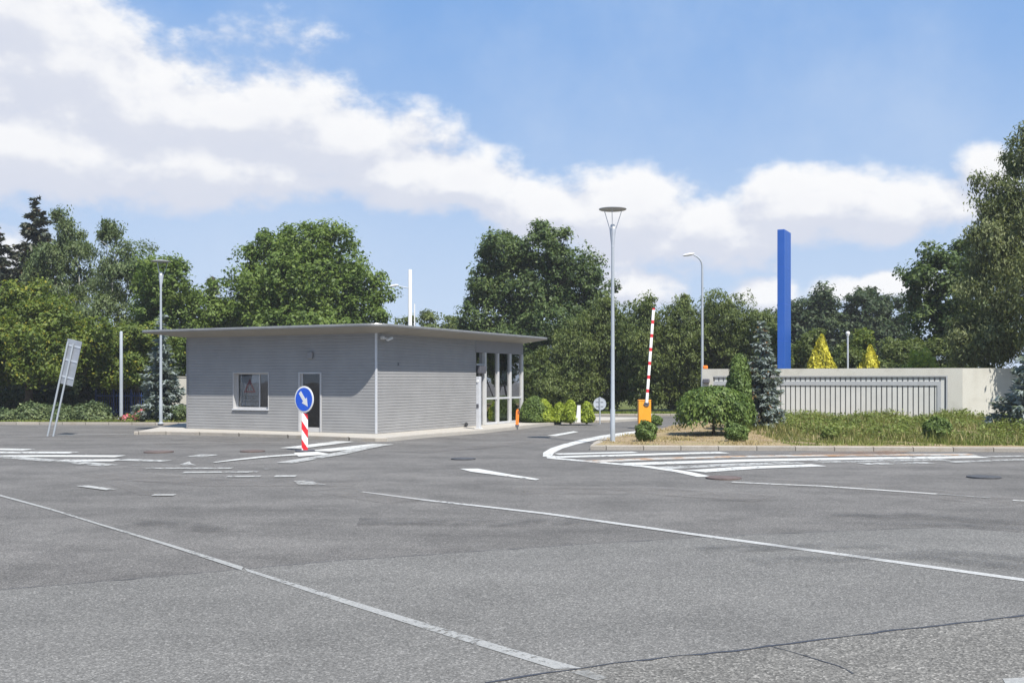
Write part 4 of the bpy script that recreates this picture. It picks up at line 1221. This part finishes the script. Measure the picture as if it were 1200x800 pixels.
for i, (c, top, wd, mt, lab) in enumerate([(985, 398, 22, 'lf_hedge', 'dull green bush behind the wall left of the globe lamp'), (1006, 380, 15, 'lf_maple', 'light leafy bush right of the globe lamp'), (1052, 398, 36, 'lf_hedge', 'broad olive bush behind the wall above the yellow bush'), (1105, 396, 40, 'lf_hedge', 'broad olive bush behind the right end of the wall'), (905, 372, 16, 'lf_hedge', 'leafy bush left of the blue pylon foot'), (945, 385, 20, 'lf_hedge', 'olive bush between the pylon and the first golden conifer')]):
    tree('bush', lab, 'bushes behind the wall', 54+i*.3, [(c, top+20, wd*.8, 20), (c-wd*.3, top+45, wd, 25), (c+wd*.3, top+50, wd, 25)], mt, .15, .95, .4, c, seed=60+i, r0=.08, cat='bush', fork=.15)
tree('broadleaf_tree', 'dark broad leaved tree at the right, beside the willow', g_bg, 57, [(1100,322,34,34),(1125,345,40,50),(1086,345,20,22),(1140,390,50,45),(1098,385,36,38),(1075,322,10,12),(1130,300,20,22)], 'lf_oak', .27, .78, .7, 1118, seed=70, r0=.25)
tree('willow_tree', 'tall pale willow cut by the right edge of the photo', g_bg, 45.5, [(1196,178,18,36),(1148,208,13,12),(1180,232,38,38),(1162,285,36,48),(1205,290,50,60),(1160,345,42,50),(1196,365,52,55,-3.2),(1158,402,46,36),(1250,260,60,90,-1),(1255,345,60,70,-4.2),(1225,395,45,32,-3.6)], 'lf_willow', .17, .85, .6, 1232, seed=71, droop=.6, r0=.28, aspect=2.6)

# understorey at the left
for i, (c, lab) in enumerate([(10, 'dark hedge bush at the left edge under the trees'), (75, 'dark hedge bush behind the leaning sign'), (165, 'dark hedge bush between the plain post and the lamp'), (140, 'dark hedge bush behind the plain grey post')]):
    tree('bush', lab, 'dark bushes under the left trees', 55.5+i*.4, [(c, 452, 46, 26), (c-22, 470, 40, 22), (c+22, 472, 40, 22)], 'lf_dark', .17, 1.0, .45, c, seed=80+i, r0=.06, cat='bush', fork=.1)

# conifers and shrubs
def gxy(px, py, z=.12):
    x, y = G(px, py, z); return (x, y, z-.01)
conifer('blue_spruce', 'silvery blue spruce beside the left lamp', 'blue spruces', (-16.3, 47.6, .1), 4.75, 1.2, 'lf_blue', 90, .15, 16, .20, .75)
x = (893-600)/F*37.5
conifer('blue_spruce', 'grey blue spruce with brown cones between the column conifer and pylon', 'blue spruces', (x, 37.5, isl_z(x, 37.5)-.02), 3.85, .98, 'lf_blue_brown', 91, .12, 17, .02, 1.0, top_pow=.85)
x = (1214-600)/F*36
conifer('blue_spruce', 'dark blue green spruce cut by the right edge of the photo', 'blue spruces', (x, 36, .2), 3.3, 1.65, 'lf_blue', 92, .16, 11, .25, .9, top_pow=.75)
x = (866-600)/F*36.8
put_shrub('column_conifer', 'green column shaped conifer left of the grey blue spruce', None, (x, 36.8, isl_z(x, 36.8)), .50, .50, 2.75, 'lf_thuja', seed=93, leaf=.075, dens=.8, shape='cone', cat='conifer', lump=.10, pw=.38)
x = (836-600)/F*34.7
put_shrub('mop_tree', 'small umbrella shaped tree with drooping dome crown on the island', None, (x, 34.7, isl_z(x, 34.7)-.01), 1.2, 1.1, 1.30, 'lf_mop', seed=94, leaf=.075, dens=1.5, shape='mop', cat='tree', z_off=.30, lump=.11)
x, y, z = gxy(757, 517)
put_shrub('ball_shrub', 'round green shrub in front of the orange barrier cabinet', 'clipped shrubs on the island', (x, y, z), .30, .28, .62, 'lf_box', seed=95, leaf=.05)
put_shrub('ball_shrub', 'small shrub just behind the orange barrier cabinet', 'clipped shrubs on the island', (168.5/F*44.5, 44.5, .0), .26, .25, .46, 'lf_box', seed=96, leaf=.05)
x, y, z = gxy(863.5, 517)
put_shrub('ball_shrub', 'round green shrub at the front of the column conifer', 'clipped shrubs on the island', (x, y, z), .33, .31, .52, 'lf_box', seed=97, leaf=.05)
x, y, z = gxy(973, 516)
put_shrub('ball_shrub', 'small loose green shrub near the kerb among the weeds', 'clipped shrubs on the island', (x, y, z), .27, .25, .40, 'lf_green_weed', seed=98, leaf=.06, dens=.6)
x, y, z = gxy(1098, 517)
put_shrub('ball_shrub', 'round dark green shrub at the kerb below the right end of the recess', 'clipped shrubs on the island', (x, y, z), .38, .36, .74, 'lf_box', seed=99, leaf=.055)
lime = [(626, 494.5, .55, 1.15, 'lf_thuja', 'dark green shrub left of the lime shrubs by the entrance corner'),
        (637, 494.5, .40, 1.02, 'lf_lime', 'largest lime yellow shrub, first in the row from the entrance'),
        (655.5, 494.3, .31, .86, 'lf_lime', 'lowest lime yellow shrub, second in the row from the entrance'),
        (668.5, 495, .30, 1.0, 'lf_lime', 'pointed lime yellow shrub just left of the white stone post'),
        (687.5, 495, .28, .92, 'lf_lime', 'lime yellow shrub at the right of the white stone post')]
for i, (px, pyy, rx, hh, mt, lab) in enumerate(lime):
    x, y, z = gxy(px, pyy)
    put_shrub('conifer_shrub', lab, 'shrubs beside the glazed entrance', (x, y, z), rx*1.15, rx*1.1, hh, mt, seed=110+i, leaf=.06, dens=1.0, shape='cone', lump=.10, pw=.40)
for i, (px, top, wd, mt, lab) in enumerate([(963, 391, 28, 'lf_gold', 'taller golden conifer behind the white wall left of the globe lamp'), (1019.5, 404, 26, 'lf_gold', 'smaller golden conifer behind the white wall right of the globe lamp'), (1080, 416, 32, 'lf_lime', 'low yellow green bush peeping over the white wall')]):
    Y = 50.5; hh = 2 + (445-top)/F*Y - .3
    put_shrub('golden_conifer', lab, 'golden conifers behind the wall', ((px-600)/F*Y, Y, .3), wd/F*Y*(.90 if i < 2 else .6), wd/F*Y*.85, hh, mt, seed=120+i, leaf=.10, dens=.5, lump=.26, pw=.85, shape='cone' if i < 2 else 'ball', cat='conifer' if i < 2 else 'bush')
for i, (px, rx, hh, lab) in enumerate([(8, .75, .55, 'low dark juniper at the left edge of the verge'), (40, .95, .85, 'low spreading juniper left of the leaning sign poles'), (72, .60, .78, 'low juniper seen between and behind the leaning sign poles'), (106, 1.0, .85, 'wide spreading juniper between the leaning sign and the plain post'), (176, .40, .62, 'small grey green juniper left of the lamp foot')]):
    put_shrub('juniper', lab, 'low junipers along the left kerb', ((px-600)/F*47.6, 47.6, .09), rx, .7, hh, 'lf_juniper', seed=130+i, leaf=.085, dens=.55, shape='spread', stems=5)
put_shrub('ball_shrub', 'round dark shrub at the left corner of the gatehouse', None, ((211-600)/F*47.0, 47.0, .09), .40, .40, .72, 'lf_juniper', seed=140, leaf=.07, dens=.8)
for i, (px, hh, lab) in enumerate([(149, .32, 'low clump of pink flowers beside the plain grey post'), (165, .52, 'taller clump of pink flowers between the two poles')]):
    x = (px-600)/F*47.0
    rt_, V = shrub('flower_clump', lab, 'pink flowers on the left verge', (x, 47.0, .09), .34, .3, hh, 'lf_green_weed', 150+i, .07, .35, 'spread', 'flowers')
    np_quads('foliage', V, M['lf_green_weed'], rt_)
    rng = np.random.default_rng(150+i); d = rand_dir(rng, 60); d[:, 2] = abs(d[:, 2])
    P = d*np.array([.36, .32, hh*1.08])
    N = d + rng.normal(size=d.shape)*.4; N /= np.linalg.norm(N, axis=1, keepdims=True)
    np_quads('blossoms', leaf_quads(P, N, .10, rng, 1.2), M['petal'], rt_)

# weeds and grasses: ground cover nobody could count
def blades(n, sample, hmin, hmax, wd, mat, name, seed):
    rng = np.random.default_rng(seed)
    xs, ys, zs, sc = sample(rng, n)
    m = len(xs)
    h = (hmin + (hmax-hmin)*rng.random(m)**1.6)*sc
    a = rng.random(m)*6.283
    t = np.stack([np.cos(a), np.sin(a), np.zeros(m)], 1)
    P = np.stack([xs, ys, zs], 1)
    ln = rng.normal(size=(m, 3))*.30; ln[:, 2] = 1
    w_ = (wd*(.6+.8*rng.random(m)))[:, None]
    V = np.stack([P - t*w_, P + t*w_, P + ln*h[:, None]*.6 + t*w_*.7, P + ln*h[:, None]], 1)
    o = np_quads(name, V, M[mat]); o['kind'] = 'stuff'
    return o
def isl_sample(x0, x1, y0, y1, bias, thr):
    def f(rng, n):
        xs = x0 + (x1-x0)*rng.random(n); ys = y0 + (y1-y0)*rng.random(n)**bias
        ok = np.array([lerp_pts(isl_front, a, 0)+.3 < b and (a > 9 or b < lerp_pts(isl_left, a, 0)-.3) for a, b in zip(xs, ys)])
        pat = np.sin(xs*1.9+1)*np.sin(ys*1.3) + .6*np.sin(xs*4.1+ys*2.7) + .5*rng.normal(size=n)
        ok &= pat > thr
        xs, ys = xs[ok], ys[ok]; pat = pat[ok]
        zs = np.array([isl_z(a, b) for a, b in zip(xs, ys)]) - .01
        return xs, ys, zs, .5 + .75*np.clip(pat*.6 + .5*np.sin(xs*.9+ys*.7) + .4*np.sin(xs*2.3-ys*1.1), 0, 1.4)
    return f
tag(blades(60000, isl_sample(8.2, 24, 29.3, 43.6, .9, -.5), .06, .36, .014, 'lf_weed', 'weeds', 200), 'rank weeds and seeding grass on the island before the wall', 'weeds')
tag(blades(22000, isl_sample(2.6, 12, 29.4, 42, 1.0, -.2), .03, .10, .012, 'lf_grass', 'dry_grass', 201), 'short dry grass on the left part of the island', 'grass')
tag(blades(26000, isl_sample(8.0, 26, 29.2, 31.5, 1.0, -.3), .05, .16, .013, 'lf_verge', 'grass', 202), 'green grass behind the island kerb', 'grass')
def vs(rng, n):
    xs = -6 + 26*rng.random(n); ys = 57.3 + 2.2*rng.random(n); return xs, ys, np.full(n, .10), np.ones(n)
tag(blades(16000, vs, .04, .14, .02, 'lf_verge', 'verge_grass', 203), 'mown green grass strip along the far road', 'grass')
def vl(rng, n):
    xs = -34 + 20*rng.random(n); ys = 46.6 + 1.0*rng.random(n)**1.5; return xs, ys, np.full(n, .10), np.ones(n)
tag(blades(9000, vl, .04, .12, .018, 'lf_verge', 'verge_grass', 204), 'thin grass edge behind the left kerb', 'grass')
# broad leaved weeds in the same patch
rng = np.random.default_rng(210)
xs, ys, zs, sc = isl_sample(9.5, 24, 31.2, 43.4, .8, -.1)(rng, 4200)
k = np.repeat(np.arange(len(xs)), 14)
P = np.stack([xs[k], ys[k], zs[k]], 1) + rng.normal(size=(len(k), 3))*np.array([.09, .09, .0]); P[:, 2] += .30*rng.random(len(k))*sc[k]
N = rng.normal(size=P.shape)*.5; N[:, 2] += .8; N /= np.linalg.norm(N, axis=1, keepdims=True)
o = np_quads('broad_weeds', leaf_quads(P, N, .065, rng, 1.8), M['lf_green_weed']); tag(o, 'broad leaved green weeds among the grass by the wall', 'weeds', kind='stuff')

# thin summer haze
hz_m = bpy.data.materials.new('summer haze'); hz_m.use_nodes = True
t = NT(hz_m.node_tree); t.n.clear()
ho = t.node('ShaderNodeOutputMaterial'); hv = t.node('ShaderNodeVolumePrincipled')
hv.inputs['Color'].default_value = (0.92, 0.95, 1.0, 1); hv.inputs['Density'].default_value = HAZE; hv.inputs['Anisotropy'].default_value = 0.0
t.l.new(hv.outputs[0], ho.inputs['Volume'])
hb = MB().box(-905, 905, -205, 1505, -1.2, 21).build('haze', hz_m); tag(hb, kind='stuff')
